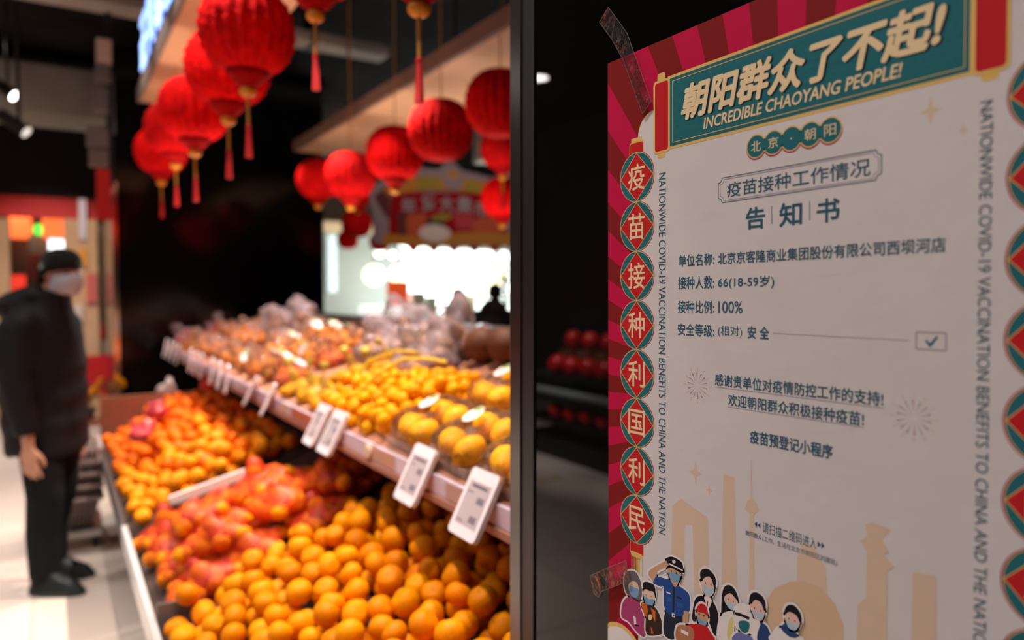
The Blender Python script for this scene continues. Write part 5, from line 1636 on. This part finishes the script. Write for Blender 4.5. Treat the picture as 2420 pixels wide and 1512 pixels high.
    for i in range(9):
        ph_ = math.pi / 2 * i / 8
        row = []
        for j in range(S):
            a = 2 * math.pi * j / S
            row.append(bm.verts.new(R @ Vector((-0.016 + 0.108 * math.cos(a) * math.cos(ph_) ** 0.8 + 0.0, 0.089 * math.sin(a) * math.cos(ph_) ** 0.8, 0.022 + 0.02 * math.cos(a) * (1 - i / 8) + 0.092 * math.sin(ph_)))))
        rows.append(row)
    for j in range(S):
        # turned-up edge
        pass
    low = [bm.verts.new(R @ Vector((-0.016 + 0.112 * math.cos(2 * math.pi * j / S), 0.092 * math.sin(2 * math.pi * j / S), -0.018 + 0.036 * math.cos(2 * math.pi * j / S) - (0.0 if math.cos(2 * math.pi * j / S) > 0 else 0.02)))) for j in range(S)]
    rows.insert(0, low)
    for a_, b_ in zip(rows[:-1], rows[1:]):
        for j in range(S):
            bm.faces.new((a_[j], a_[(j + 1) % S], b_[(j + 1) % S], b_[j]))
    bmesh.ops.remove_doubles(bm, verts=bm.verts, dist=1e-5)
    bmesh.ops.recalc_face_normals(bm, faces=bm.faces)
    hat = obj('beanie' if cap == 'beanie' else 'hair', bm, M_knit, t, True)
    sol = hat.modifiers.new('s', 'SOLIDIFY')
    sol.thickness = 0.004
    if mask:
        bm = bmesh.new()
        rows = []
        for i in range(9):
            v = -1 + 2 * i / 8
            row = []
            for j in range(13):
                u = -1 + 2 * j / 12
                a = u * 1.35
                bul = 0.016 * (1 - v * v)
                x = 0.006 + (0.094 + bul) * math.cos(a) - 0.012 * max(0, -v)
                y = (0.078 + bul * 0.3) * math.sin(a)
                z = -0.058 + 0.055 * v * (1 - 0.35 * abs(u) ** 2)
                row.append(bm.verts.new(R @ Vector((x, y, z))))
            rows.append(row)
        for a_, b_ in zip(rows[:-1], rows[1:]):
            for j in range(12):
                bm.faces.new((a_[j], a_[j + 1], b_[j + 1], b_[j]))
        mk = obj('face_mask', bm, M_maskw, t, True)
        mk.modifiers.new('s', 'SOLIDIFY').thickness = 0.003
    for s in (1, -1):
        fx = -0.05 if s > 0 else 0.03
        bm = bmesh.new()
        lathe_rows = []
        for z, l0, l1, w in ((0.0, -0.085, 0.195, 0.048), (0.024, -0.088, 0.200, 0.052), (0.030, -0.082, 0.190, 0.049), (0.06, -0.075, 0.165, 0.046), (0.085, -0.070, 0.090, 0.043), (0.11, -0.062, 0.055, 0.043), (0.125, -0.058, 0.045, 0.042)):
            row = []
            for j in range(20):
                a = 2 * math.pi * j / 20
                cx_, hl = (l0 + l1) / 2, (l1 - l0) / 2
                row.append(bm.verts.new((fx + cx_ + hl * math.copysign(abs(math.cos(a)) ** 0.8, math.cos(a)), s * 0.105 + s * 0.012 * max(0, math.cos(a)) + w * math.sin(a), z)))
            lathe_rows.append(row)
        for a_, b_ in zip(lathe_rows[:-1], lathe_rows[1:]):
            for j in range(20):
                f = bm.faces.new((a_[j], a_[(j + 1) % 20], b_[(j + 1) % 20], b_[j]))
                f.material_index = 1 if b_ is lathe_rows[1] else 0
        bm.faces.new(list(reversed(lathe_rows[0])))
        bm.faces.new(lathe_rows[-1])
        sh_ = obj('shoe', bm, [M_shoe, M_sole], t, True)
    return t


pl = at(118, 1392, 3.72)
person('person', 'person in black hooded jacket, black cap and pale mask standing by the far heap', (pl.x + 0.015, pl.y, 0), -YAW + 0.02, 1.0, head_turn=-0.45)
M_j2 = mat('jacket_grey', rgb(120, 112, 116), 0.7)
M_j3 = mat('jacket_dark', rgb(40, 34, 36), 0.7)
for px, top, dd, m_, lab in ((1080, 678, 8.6, M_j2, 'distant person with dark hair in grey coat seen beyond the bags, left one'), (1168, 668, 8.0, M_j3, 'distant person in dark coat seen beyond the bags beside the door frame')):
    p = at(px, top, dd)
    person('person', lab, (p.x, p.y, 0), 0.9, p.z / 1.727, m_, 'hair', 'distant people beyond the fruit', mask=False, fine=False)

# ------------------------------------------------------------------ left background: bulkhead, shop wall, lit goods
def slab(name, px0, px1, py0, py1, dd, th, mats_, kind=None, parent=None, bev=0.0, yy=None):
    """upright panel facing the camera aisle at its own depth; returns object"""
    y_ = at((px0 + px1) / 2, (py0 + py1) / 2, dd).y if yy is None else yy

    def on(px, py):
        d_ = at(px, py, 1) - EYE
        return EYE + d_ * (y_ / d_.y)
    a, b = on(px0, (py0 + py1) / 2), on(px1, (py0 + py1) / 2)
    z1, z0 = on((px0 + px1) / 2, py0).z, on((px0 + px1) / 2, py1).z
    w = b.x - a.x
    o = obj(name, box(-w / 2, w / 2, 0, th, -(z1 - z0) / 2, (z1 - z0) / 2, bev), mats_)
    o.matrix_world = Matrix.Translation(((a.x + b.x) / 2, y_, (z0 + z1) / 2))
    if parent is not None:
        bpy.context.view_layer.update()
        o.parent = parent
        o.matrix_parent_inverse = parent.matrix_world.inverted()
    return o


bh = structure(obj('wall_bulkhead', box(-4.9, 0.47, 10.0, 10.25, 2.62, 3.95), mat('bulkhead_black', rgb(40, 37, 36), 0.9, spec=0.05)))
fas = tag(obj('banner_strip', box(-2.2, 0.60, 10.05, 10.12, 2.36, 2.60), M_red), 'long red banner strip under the black bulkhead', 'banner')
# bulkhead columns: pale brown wall pieces right of the opening
structure(obj('wall_pier', box(0.10, 0.43, 9.8, 10.04, 0, 2.34), M_beige))
structure(obj('wall_end', box(0.44, 0.66, 10.15, 10.6, 0, 2.5), M_bwall))
structure(obj('wall_side', box(-3.0, -0.43, 10.1, 10.4, 0, 2.34), M_beige))
# dark boxy speaker/sign pieces against the bulkhead
M_pan = mat('panel_pale', rgb(205, 180, 160), 0.6)
M_pan2 = mat('panel_grey', rgb(112, 104, 98), 0.6)
for k, (x0, x1, y0, y1, m_, lab) in enumerate(((228, 264, 90, 148, M_pan, 'pale square box topmost on the hanging pole'), (226, 262, 152, 192, M_pan2, 'grey box under the pale square one on the pole'),
                                               (222, 258, 205, 262, M_pan2, 'taller grey box in the middle of the hanging pole'), (204, 258, 300, 345, M_pan2, 'wide grey box above the red corner banner'), (210, 258, 350, 392, M_pan2, 'lowest grey box right above the red corner banner'))):
    tag(slab('signal_box', x0, x1, y0, y1, 6.4, 0.1, m_, bev=0.01, yy=6.28), lab, 'box', 'boxes down the hanging pole')
t = tag(slab('corner_banner', 228, 262, 400, 520, 6.4, 0.03, M_red, yy=6.35), 'red vertical banner at the foot of the hanging pole', 'banner')
pq = at(245, 400, 6.4)
pole = tag(obj('hanging_pole', box(pq.x - 0.02, pq.x + 0.02, 6.38, 6.42, 2.3, 3.95), M_blackmetal), 'thin dark pole hanging from the ceiling behind the stacked grey boxes', 'pole')
# lit opening with goods
lit = thing('lit_cabinet', 'brightly lit white display cabinet beyond the masked person', 'cabinet', at(85, 620, 11.5))
bpy.context.view_layer.update()
M_wl = mat('white_light', (0.86, 0.95, 1.0, 1), 0.5, emit=2.6)
M_ol = mat('orange_light', (1.0, 0.16, 0.04, 1), 0.5, emit=1.5)
M_ol2 = mat('red_light', (1.0, 0.05, 0.03, 1), 0.5, emit=0.9)
slab('cabinet_back', 18, 155, 500, 905, 11.7, 0.1, M_bwall, parent=lit, yy=at(85, 640, 11.7).y)
slab('light_panel', 22, 76, 568, 660, 11.6, 0.05, M_wl, parent=lit)
slab('light_panel', 108, 152, 566, 600, 11.6, 0.05, M_wl, parent=lit)
slab('lower_panel', 24, 62, 650, 760, 11.58, 0.05, M_ol2, parent=lit)
for x0, x1, w in ((20, 74, 'left'), (100, 150, 'right')):
    tag(slab('red_lightbox', x0, x1, 497, 562, 11.15, 0.25, M_ol, bev=0.03), 'glowing orange red lightbox under the banner strip, %s one' % w, 'lightbox', 'glowing red lightboxes')
t = thing('shop_lamp', 'very bright warm shop lamp at the left under the red banner strip', 'lamp', at(37, 491, 10.9))
obj('lamp_shade', ball(bmesh.new(), (0, 0, 0), 0.12, 0.12, 0.085), mat('warm_bulb', (1.0, 0.85, 0.6, 1), 0.5, emit=9), t, True)
obj('lamp_rod', cyl(bmesh.new(), (0, 0, 0.07), (0, 0, 3.95 - at(37, 491, 10.9).z), 0.01, seg=8), M_blackmetal, t)
t = thing('exit_lamp', 'small green lamp between the two glowing red lightboxes', 'lamp', at(91, 543, 11.3))
obj('lamp_dome', ball(bmesh.new(), (0, 0, 0), 0.065, 0.065, 0.085), mat('green_light', (0.08, 1.0, 0.10, 1), 0.4, emit=1.3), t, True)
obj('lamp_base', box(-0.13, 0.13, -0.06, 0.06, -0.42, -0.08, 0.02), mat('lamp_base_grey', rgb(170, 170, 160), 0.6), t)
obj('lamp_post', cyl(bmesh.new(), (0, 0, -0.42), (0, 0, -at(91, 543, 11.3).z), 0.03, seg=10), M_pan2, t)
M_pink = mat('pale_red_card', rgb(190, 90, 84), 0.6)
for x0, x1, y0, y1, dd, m_, nm, lab, cat in (
        (-25, 22, 640, 760, 9.9, mat('red_card', rgb(190, 40, 40), 0.6), 'price_board', 'red printed board at the left edge behind the masked person', 'sign'),
        (66, 100, 600, 660, 11.2, M_pink, 'price_board', 'dull red board beside the lit white cabinet', 'sign'),
        (186, 204, 470, 565, 9.3, mat('hanging_white', rgb(196, 190, 200), 0.5), 'hanging_strip', 'narrow white strip hanging from the red banner over the pier', 'sign'),
        (186, 206, 588, 632, 9.4, mat('yellow_card', rgb(206, 140, 40), 0.6), 'price_card', 'yellow card on the beige pier beside the black cap', 'sign'),
        (203, 228, 645, 716, 9.4, M_pink, 'price_card', 'red and white card on the beige pier beside the mask', 'sign'),
        (166, 196, 720, 765, 9.2, mat('white_card', rgb(200, 180, 168), 0.6), 'price_card', 'whitish card on the pier just right of the masked chin', 'sign'),
        (172, 246, 764, 802, 8.7, M_red, 'red_carton', 'red carton on the grey shelf right of the black jacket', 'carton'),
        (182, 258, 840, 934, 8.5, mat('deep_red', rgb(180, 12, 22), 0.5), 'red_sign_board', 'deep red board under the grey shelf right of the black jacket', 'sign')):
    tag(slab(nm, x0, x1, y0, y1, dd, 0.04 if 'carton' not in nm else 0.25, m_, bev=0.004, yy={'price_card': 9.757, 'hanging_strip': 9.755}.get(nm)), lab, cat)
shf = thing('goods_shelf', 'grey goods shelf with red carton in front of the beige pier', 'shelf', at(215, 820, 8.6))
bpy.context.view_layer.update()
slab('shelf_top', 160, 262, 806, 838, 8.7, 0.4, mat('shelf_grey', rgb(168, 150, 138), 0.6), parent=shf)
slab('shelf_back', 160, 262, 838, 1010, 8.95, 0.05, M_pan, parent=shf)
slab('shelf_foot', 160, 262, 955, 1062, 8.6, 0.3, mat('shelf_foot', rgb(176, 132, 108), 0.6), parent=shf)

# potted kumquat trees near the far end of the stand
M_leaf = mat('leaf_green', rgb(50, 74, 30), 0.6, var=0.2)
M_pot = mat('pot_dark', rgb(60, 56, 50), 0.5)


def potted(p, s, label, nf, grp):
    t = thing('potted_kumquat', label, 'plant', (p.x, p.y, p.z), group=grp)
    obj('pot', lathe(bmesh.new(), [(0.05 * s, 0), (0.075 * s, 0.10 * s), (0.08 * s, 0.10 * s), (0.08 * s, 0.12 * s), (0.07 * s, 0.12 * s)], 20), M_pot, t, True)
    bm = bmesh.new()
    cyl(bm, (0, 0, 0.1 * s), (0, 0, 0.24 * s), 0.008 * s)
    obj('stem', bm, M_bwall, t)
    bm = bmesh.new()
    for k in range(60):
        d = Vector((rnd.gauss(0, 1), rnd.gauss(0, 1), rnd.gauss(0, 0.8))).normalized() * 0.10 * s * rnd.uniform(0.4, 1)
        c = Vector((0, 0, 0.27 * s)) + d
        n = Vector((rnd.gauss(0, 1), rnd.gauss(0, 1), 1)).normalized()
        a = d.normalized() if d.length else n
        b = n.cross(a).normalized()
        bm.faces.new([bm.verts.new(c + a * q * 0.05 * s + b * w * 0.018 * s) for q, w in ((-0.5, 0), (0, -0.6), (0.6, 0), (0, 0.6))])
    obj('foliage', bm, M_leaf, t)
    for k in range(nf):
        d = Vector((rnd.gauss(0, 1), rnd.gauss(0, 1), rnd.gauss(0, 0.8))).normalized() * 0.105 * s
        f = bpy.data.objects.new('kumquat_fruit', ME_lq[0])
        COL.objects.link(f)
        f.parent = t
        f.location = Vector((0, 0, 0.27 * s)) + d
        f.scale = (0.024 * s,) * 3
    return t


pe = at(226, 985, 6.1)
tbl = thing('plant_table', 'low wooden plant table beyond the grey baskets', 'table', (pe.x + 0.02, pe.y, 0))
zt = pe.z - 0.02
obj('table_top', box(-0.2, 0.2, -0.18, 0.18, zt - 0.03, zt), M_board, tbl)
for sx in (-1, 1):
    for sy in (-1, 1):
        obj('leg', box(sx * 0.17 - 0.02, sx * 0.17 + 0.02, sy * 0.15 - 0.02, sy * 0.15 + 0.02, 0, zt - 0.03), M_board, tbl)
potted(Vector((pe.x - 0.06, pe.y, zt)), 0.85, 'small potted orange kumquat tree on the plant table, left one', 12, 'potted kumquats on the plant table')
potted(Vector((pe.x + 0.12, pe.y + 0.05, zt)), 0.95, 'small potted orange kumquat tree on the plant table, right one', 12, 'potted kumquats on the plant table')
# stack of grey shopping baskets on a rolling base
M_bask = mat('basket_grey', rgb(128, 112, 106), 0.45)
cx0, cy0 = 0.045, 5.08
dl = thing('basket_dolly', 'low silver rolling base under the grey basket stack', 'dolly', (cx0, cy0, 0))
obj('deck', box(-0.17, 0.17, -0.22, 0.22, 0.07, 0.12, 0.008), M_steel, dl)
for sx in (-1, 1):
    for sy in (-1, 1):
        obj('wheel', cyl(bmesh.new(), (sx * 0.13 - 0.012, sy * 0.17, 0.033), (sx * 0.13 + 0.012, sy * 0.17, 0.033), 0.033), M_black, dl)
bk = None
BL = ('bottom basket of the grey stack, resting on the silver base', 'second grey basket from the bottom of the stack', 'third grey basket from the bottom of the stack', 'fourth grey basket from the bottom of the stack', 'top basket of the grey stack beside the black jacket')
for k in range(5):
    if bk is None:
        bk = thing('shopping_basket', BL[k], 'basket', (cx0, cy0, 0.121), group='stacked grey shopping baskets')
        bm = bmesh.new()
        for i in range(13):
            x = -0.15 + 0.025 * i
            for y in (-0.2, 0.2):
                bx(bm, x - 0.006, x + 0.006, y - 0.004, y + 0.004, 0, 0.17)
        for i in range(17):
            y = -0.2 + 0.025 * i
            for x in (-0.15, 0.15):
                bx(bm, x - 0.004, x + 0.004, y - 0.006, y + 0.006, 0, 0.17)
        for z in (0.03, 0.075, 0.12):
            for y in (-0.2, 0.2):
                bx(bm, -0.15, 0.15, y - 0.005, y + 0.005, z, z + 0.012)
            for x in (-0.15, 0.15):
                bx(bm, x - 0.005, x + 0.005, -0.2, 0.2, z, z + 0.012)
        bx(bm, -0.15, 0.15, -0.2, 0.2, 0, 0.006)
        for v in bm.verts:
            q_ = 1 - 0.26 * (1 - v.co.z / 0.17)
            v.co.x *= q_
            v.co.y *= q_
        obj('basket_cage', bm, M_bask, bk)
        bm = bmesh.new()
        for y in (-0.215, 0.215):
            bx(bm, -0.175, 0.175, y - 0.012, y + 0.012, 0.165, 0.185, 0, 0.004)
        for x in (-0.165, 0.165):
            bx(bm, x - 0.012, x + 0.012, -0.215, 0.215, 0.165, 0.185, 0, 0.004)
        obj('basket_rim', bm, mat('basket_rim', rgb(160, 142, 136), 0.4), bk)
    else:
        b2 = copy_tree(bk)
        b2.location = (cx0, cy0, 0.121 + 0.072 * k)
        tag(b2, BL[k], 'basket', 'stacked grey shopping baskets')

# ------------------------------------------------------------------ right background: shaped sign and glowing produce hall
sgn = thing('shaped_sign', 'big shaped red and gold festival sign hanging behind the lanterns, five white characters', 'sign', at(1050, 490, 8.0))
Rw = frame_from(RIGHT, (FWD.cross(RIGHT) * -1), (-FWD).normalized(), at(1050, 490, 8.0))
sx_ = frame_from(RIGHT, Vector((0, 0, 1)), RIGHT.cross(Vector((0, 0, 1))), at(1050, 490, 8.0))
sgn.matrix_world = sx_
K = 8.0 / FPX


def sp(x, y):
    return ((x - 1050) * K, -(y - 490) * K)


def plate(name, pts, z0, z1, m_, sm=True):
    pts = [sp(*p) for p in pts]
    if sm:
        pts = smooth_loop(pts, 3)
    bm = bmesh.new()
    f0 = [bm.verts.new((u, v, z1)) for u, v in pts]
    f1 = [bm.verts.new((u, v, z0)) for u, v in pts]
    n = len(pts)
    fa, fb = bm.faces.new(f0), bm.faces.new(list(reversed(f1)))
    for i in range(n):
        bm.faces.new((f0[i], f1[i], f1[(i + 1) % n], f0[(i + 1) % n]))
    bmesh.ops.triangulate(bm, faces=[fa, fb])
    bmesh.ops.recalc_face_normals(bm, faces=bm.faces)
    return obj(name, bm, m_, sgn)


M_sgw = mat('sign_pale', rgb(160, 144, 152), 0.7, spec=0.1)
M_sgr = mat('sign_red', rgb(160, 8, 20), 0.7, spec=0.1)
M_sgd = mat('sign_dark_red', rgb(92, 12, 18), 0.6)
M_sgg = mat('sign_gold', rgb(200, 130, 20), 0.6)
M_sgy = mat('sign_olive', rgb(160, 140, 24), 0.6)
M_sgo = mat('sign_orange', rgb(200, 80, 24), 0.6)
plate('pale_outline', [(905, 578), (895, 545), (872, 470), (874, 448), (905, 425), (920, 412), (975, 398), (1035, 400), (1050, 388), (1075, 386), (1092, 402), (1130, 412), (1165, 420), (1205, 408), (1236, 430), (1240, 480), (1225, 545), (1215, 578)], -0.04, 0, M_sgw)
plate('wing_left', [(885, 465), (912, 442), (922, 470), (920, 520), (908, 505)], 0, 0.012, M_sgd, False)
plate('wing_right', [(1228, 465), (1205, 442), (1195, 470), (1198, 520), (1210, 505)], 0, 0.012, M_sgd, False)
plate('red_field', [(925, 455), (1190, 455), (1200, 560), (918, 560)], 0, 0.010, M_sgr, False)
plate('top_band', [(918, 462), (920, 436), (985, 418), (1050, 420), (1110, 424), (1190, 440), (1194, 468), (1120, 456), (1050, 450), (985, 452)], 0.01, 0.02, M_sgg)
plate('olive_panel', [(988, 422), (1040, 420), (1040, 444), (990, 448)], 0.02, 0.026, M_sgy, False)
plate('olive_panel', [(1100, 428), (1135, 434), (1135, 456), (1100, 450)], 0.02, 0.026, M_sgy, False)
plate('crest', [(1048, 432), (1050, 405), (1072, 398), (1092, 408), (1094, 440), (1072, 452)], 0.02, 0.03, M_sgw)
plate('crest_gold', [(1056, 414), (1072, 404), (1086, 414), (1072, 424)], 0.03, 0.034, M_sgg)
plate('bottom_band', [(905, 578), (908, 552), (1000, 560), (1100, 548), (1215, 552), (1215, 578)], 0.01, 0.02, M_sgg, False)
plate('goods_panel', [(945, 520), (1005, 505), (1010, 550), (960, 556)], 0.01, 0.016, M_sgo)
plate('goods_panel', [(1120, 520), (1180, 515), (1188, 548), (1125, 552)], 0.01, 0.016, M_sgo)
plate('pink_panel', [(1070, 505), (1118, 505), (1118, 542), (1080, 542)], 0.012, 0.018, mat('sign_pink', rgb(196, 40, 60), 0.6), False)
plate('dark_panel', [(940, 505), (960, 500), (962, 556), (940, 556)], 0.012, 0.018, M_sgd, False)
plate('yellow_mark', [(1020, 512), (1060, 504), (1066, 516), (1030, 524)], 0.012, 0.02, M_sgy)
plate('dark_mark', [(1008, 518), (1046, 522), (1050, 536), (1012, 534)], 0.012, 0.02, M_black)
plate('white_oval', [(990, 550), (1000, 536), (1028, 530), (1056, 538), (1066, 552), (1056, 566), (1028, 572), (1000, 564)], 0.02, 0.028, mat('sign_white', rgb(232, 218, 212), 0.5))
for ch, cx_, cy_, ro in (('年', 967, 487, 0.12), ('货', 1013, 480, 0.05), ('大', 1056, 482, 0), ('集', 1098, 484, -0.04), ('市', 1138, 494, -0.1)):
    me = glyph_mesh(ch, 0.03)
    co = np.empty(len(me.vertices) * 3)
    me.vertices.foreach_get('co', co)
    co = co.reshape(-1, 3)
    lo, hi = co.min(0), co.max(0)
    f = (co - (lo + hi) / 2) / np.maximum(hi - lo, 1e-9)
    u0, v0 = sp(cx_, cy_)
    f = f * np.array([36 * K, 40 * K, 0])
    x = u0 + f[:, 0] * math.cos(ro) - f[:, 1] * math.sin(ro)
    y = v0 + f[:, 0] * math.sin(ro) + f[:, 1] * math.cos(ro)
    me.vertices.foreach_set('co', np.stack([x, y, np.full(len(x), 0.024)], 1).ravel())
    me.update()
    mobj('sign_character', me, mat('sign_char', rgb(158, 144, 154), 0.5), sgn)
for x in (960, 1150):
    u, v = sp(x, 415)
    obj('hanging_wire', cyl(bmesh.new(), (u, v, -0.02), (u, 3.95 - at(1050, 490, 8.0).z, -0.02), 0.004, seg=6), M_blackmetal, sgn)

hall = thing('cold_cabinet', 'long glowing white refrigerated cabinet at the back of the produce hall', 'cabinet', at(1020, 680, 12.0))
bpy.context.view_layer.update()
M_glare = mat('cabinet_light', (0.93, 1.0, 0.96, 1), 0.5, emit=3.2)
M_glarew = mat('warm_light', (1.0, 0.86, 0.55, 1), 0.5, emit=3.0)
M_shelfw = mat('cabinet_white', rgb(225, 232, 228), 0.5)
slab('light_wall', 958, 1290, 585, 768, 12.0, 0.1, M_glare, parent=hall)
slab('cabinet_top', 958, 1300, 560, 590, 11.7, 0.4, M_shelfw, parent=hall)
slab('cabinet_base', 958, 1300, 768, 990, 11.6, 0.5, M_shelfw, parent=hall)
for yy in (640, 705):
    slab('glass_shelf', 960, 1290, yy, yy + 5, 11.7, 0.25, M_shelfw, parent=hall)
hp = structure(slab('wall_hall_panel', 764, 950, 528, 1100, 11.8, 0.3, M_pale, yy=at(808, 700, 11.9).y))
tag(slab('hall_header', 764, 905, 526, 548, 11.5, 0.1, mat('header_cream', rgb(250, 216, 176), 0.5, emit=0.25), yy=at(808, 700, 11.9).y - 0.101), 'cream lit header strip over the pale panel beside the black column', 'header')
t = tag(slab('tube_light', 776, 796, 556, 690, 11.5, 0.04, mat('tube_glow', (0.72, 0.86, 0.92, 1), 0.5, emit=0.8), yy=at(808, 700, 11.9).y - 0.041), 'tall pale glowing strip light on the hall panel beside the black column', 'light')
for k, (px, py, r) in enumerate(((884, 650, 0.155), (940, 648, 0.135), (897, 596, 0.075), (928, 603, 0.06), (1010, 640, 0.2), (1155, 650, 0.24))):
    t = thing('pendant_lamp', 'glowing pendant lamp in the produce hall, ' + ('leftmost of the big ones', 'above the orange red sign', 'small one over the leftmost', 'small one over the orange red sign', 'large one left of the distant heads', 'largest one by the door frame')[k], 'lamp', at(px, py, 10.8 if k not in (2, 3) else 10.2), group='pendant lamps of the produce hall')
    obj('lamp_globe', ball(bmesh.new(), (0, 0, 0), r, r, r), M_glarew if k in (0, 1, 5) else M_glare, t, True)
    obj('lamp_cord', cyl(bmesh.new(), (0, 0, r * 0.9), (0, 0, 3.95 - at(px, py, 10.8 if k not in (2, 3) else 10.2).z), 0.006, seg=6), M_blackmetal, t)
gar = thing('pennant_string', 'string of red triangular pennants before the glowing cabinet under the shaped sign', 'pennants', (0, 0, 0))
obj('string', cyl(bmesh.new(), at(900, 573, 10.6), at(1300, 575, 10.6), 0.006, seg=6), M_cord, gar)
for x in (905, 1290):
    q_ = at(x, 573, 10.6)
    obj('string_end', cyl(bmesh.new(), q_, (q_.x, q_.y, 3.95), 0.005, seg=6), M_cord, gar)
for k in range(6):
    x = 955 + k * 48
    a, b, c = at(x, 574, 10.6), at(x + 44, 576, 10.6), at(x + 22, 602, 10.6)
    bm = bmesh.new()
    n = Vector((-FWD.x, -FWD.y, 0)) * 0.012
    f0 = [bm.verts.new(p) for p in (a, b, c)]
    f1 = [bm.verts.new(p + n) for p in (a, b, c)]
    bm.faces.new(f0)
    bm.faces.new(list(reversed(f1)))
    for i in range(3):
        bm.faces.new((f0[i], f1[i], f1[(i + 1) % 3], f0[(i + 1) % 3]))
    bmesh.ops.recalc_face_normals(bm, faces=bm.faces)
    obj('pennant', bm, mat('pennant_red', rgb(225, 40, 44), 0.6), gar)
tag(slab('red_price_sign', 916, 966, 664, 724, 10.4, 0.03, mat('price_orange', rgb(255, 92, 40), 0.5, emit=0.45)), 'glowing orange red square sign before the glowing cabinet', 'sign')
cnt = thing('white_counter', 'bright white serving counter under the orange red sign', 'counter', at(917, 740, 10.3))
bpy.context.view_layer.update()
slab('counter_top', 872, 962, 722, 742, 10.3, 0.4, mat('counter_white', (1, 0.95, 0.9, 1), 0.5, emit=1.2), parent=cnt)  # emission makes the counter top look brightly lit; it is no lamp
slab('counter_body', 876, 958, 742, 948, 10.33, 0.35, M_shelfw, parent=cnt, yy=at(917, 732, 10.3).y + 0.03)
gt = thing('goods_table', 'long pale goods table with cartons before the glowing cabinet', 'table', at(1050, 770, 10.9))
bpy.context.view_layer.update()
slab('table_top', 968, 1200, 768, 774, 10.9, 0.3, M_shelfw, parent=gt, yy=at(1050, 770, 10.75).y)
for x_ in (972, 1192):
    slab('leg', x_, x_ + 5, 774, 945, 10.9, 0.05, M_shelfw, parent=gt, yy=at(1050, 770, 10.75).y + 0.02)
bm = bmesh.new()
for k in range(160):
    c = Vector((rnd.gauss(0, 0.14), rnd.gauss(0, 0.1), rnd.uniform(-0.55, 0.35)))
    a = Vector((rnd.gauss(0, 1), rnd.gauss(0, 1), rnd.gauss(0, 1))).normalized()
    b = a.cross(Vector((rnd.gauss(0, 1), rnd.gauss(0, 1), 1))).normalized()
    bm.faces.new([bm.verts.new(c + a * q * 0.1 + b * w * 0.035) for q, w in ((-0.5, 0), (0, -0.6), (0.6, 0), (0, 0.6))])
gp = thing('hall_plant', 'tall leafy green plant beside the glowing cabinet at the door frame', 'plant', at(1196, 660, 9.6))
obj('foliage', bm, mat('plant_green', rgb(120, 190, 90), 0.5), gp)
obj('stem', cyl(bmesh.new(), (0, 0, -at(1196, 660, 9.6).z), (0, 0, 0.2), 0.02, seg=8), M_bwall, gp)
for x0, x1, y0, lab in ((976, 1006, 690, 'left'), (1010, 1034, 700, 'middle'), (1096, 1126, 695, 'right')):
    tag(slab('white_carton', x0, x1, y0, 767, 10.9, 0.15, M_shelfw, bev=0.01, yy=at(1050, 770, 10.75).y + 0.05), 'pale carton standing before the glowing cabinet, %s of three' % lab, 'carton', 'pale cartons before the glowing cabinet')
lamp('AREA', 'hall_glow', at(1020, 640, 11.4), at(1000, 900, 7.0), 110, (0.95, 1.0, 0.97), 1.6, 170)

# ------------------------------------------------------------------ the goods across the aisle (seen mirrored in the dark glass)
gs = thing('aisle_rack', 'dark rack of red fruit boxes across the aisle, mirrored in the dark glass', 'rack', (-2.75, 4.6, 0))
for z in (0.345, 0.545, 0.752):
    obj('rack_shelf', box(-0.3, 0.32, -3.2, 1.25, z - 0.03, z), M_black, gs)
obj('rack_back', box(-0.34, -0.30, -3.2, 1.25, 0, 1.3), M_black, gs)
obj('kick_plate', box(-0.3, 0.28, -3.2, 1.25, 0, 0.19), M_black, gs)
tag(obj('grey_cloth_roll', cyl(bmesh.new(), (-2.50, 3.0, 0.597), (-2.50, 5.75, 0.597), 0.050, seg=16), mat('roll_grey', rgb(150, 160, 158), 0.8)), 'long grey roll on the rack across the aisle', 'roll')
ME_ap2 = fruit_mesh('apple', [mat('apple_bright', (0.72, 0.012, 0.012, 1), 0.2), M_stem], 0.92, 0.14, 16)
for z, r, row in ((0.753, 0.095, 'upper'), (0.346, 0.085, 'lower')):
    k = 0
    y = 2.2
    while y < 5.4:
        put('red_gift_ball', ME_ap2, (-2.52, y, z + r * 0.95), r, 'glossy red round gift pack in the %s row across the aisle' % row, 'gift pack', 'red gift packs, %s row' % row)
        y += 0.225
for y in [2.6 + 0.26 * k for k in range(12)]:
    put('red_gift_ball', ME_ap2, (-2.78, y, 0.753 + 0.085 + 0.215), 0.09, 'glossy red round gift pack at the back of the upper row', 'gift pack', 'red gift packs, upper back row')
    tag(obj('gift_block', box(-2.88, -2.68, y - 0.09, y + 0.09, 0.753, 0.965), mat('block_brown', rgb(120, 70, 40), 0.6)), 'brown block under a red gift pack at the back of the upper row', 'block', 'brown blocks on the upper row')
tag(obj('floor_line', box(-2.1, -1.4, 4.70, 4.76, 0.0, 0.003), mat('line_yellow', rgb(190, 150, 60), 0.6)), 'yellow floor marking line across the aisle', 'floor marking')
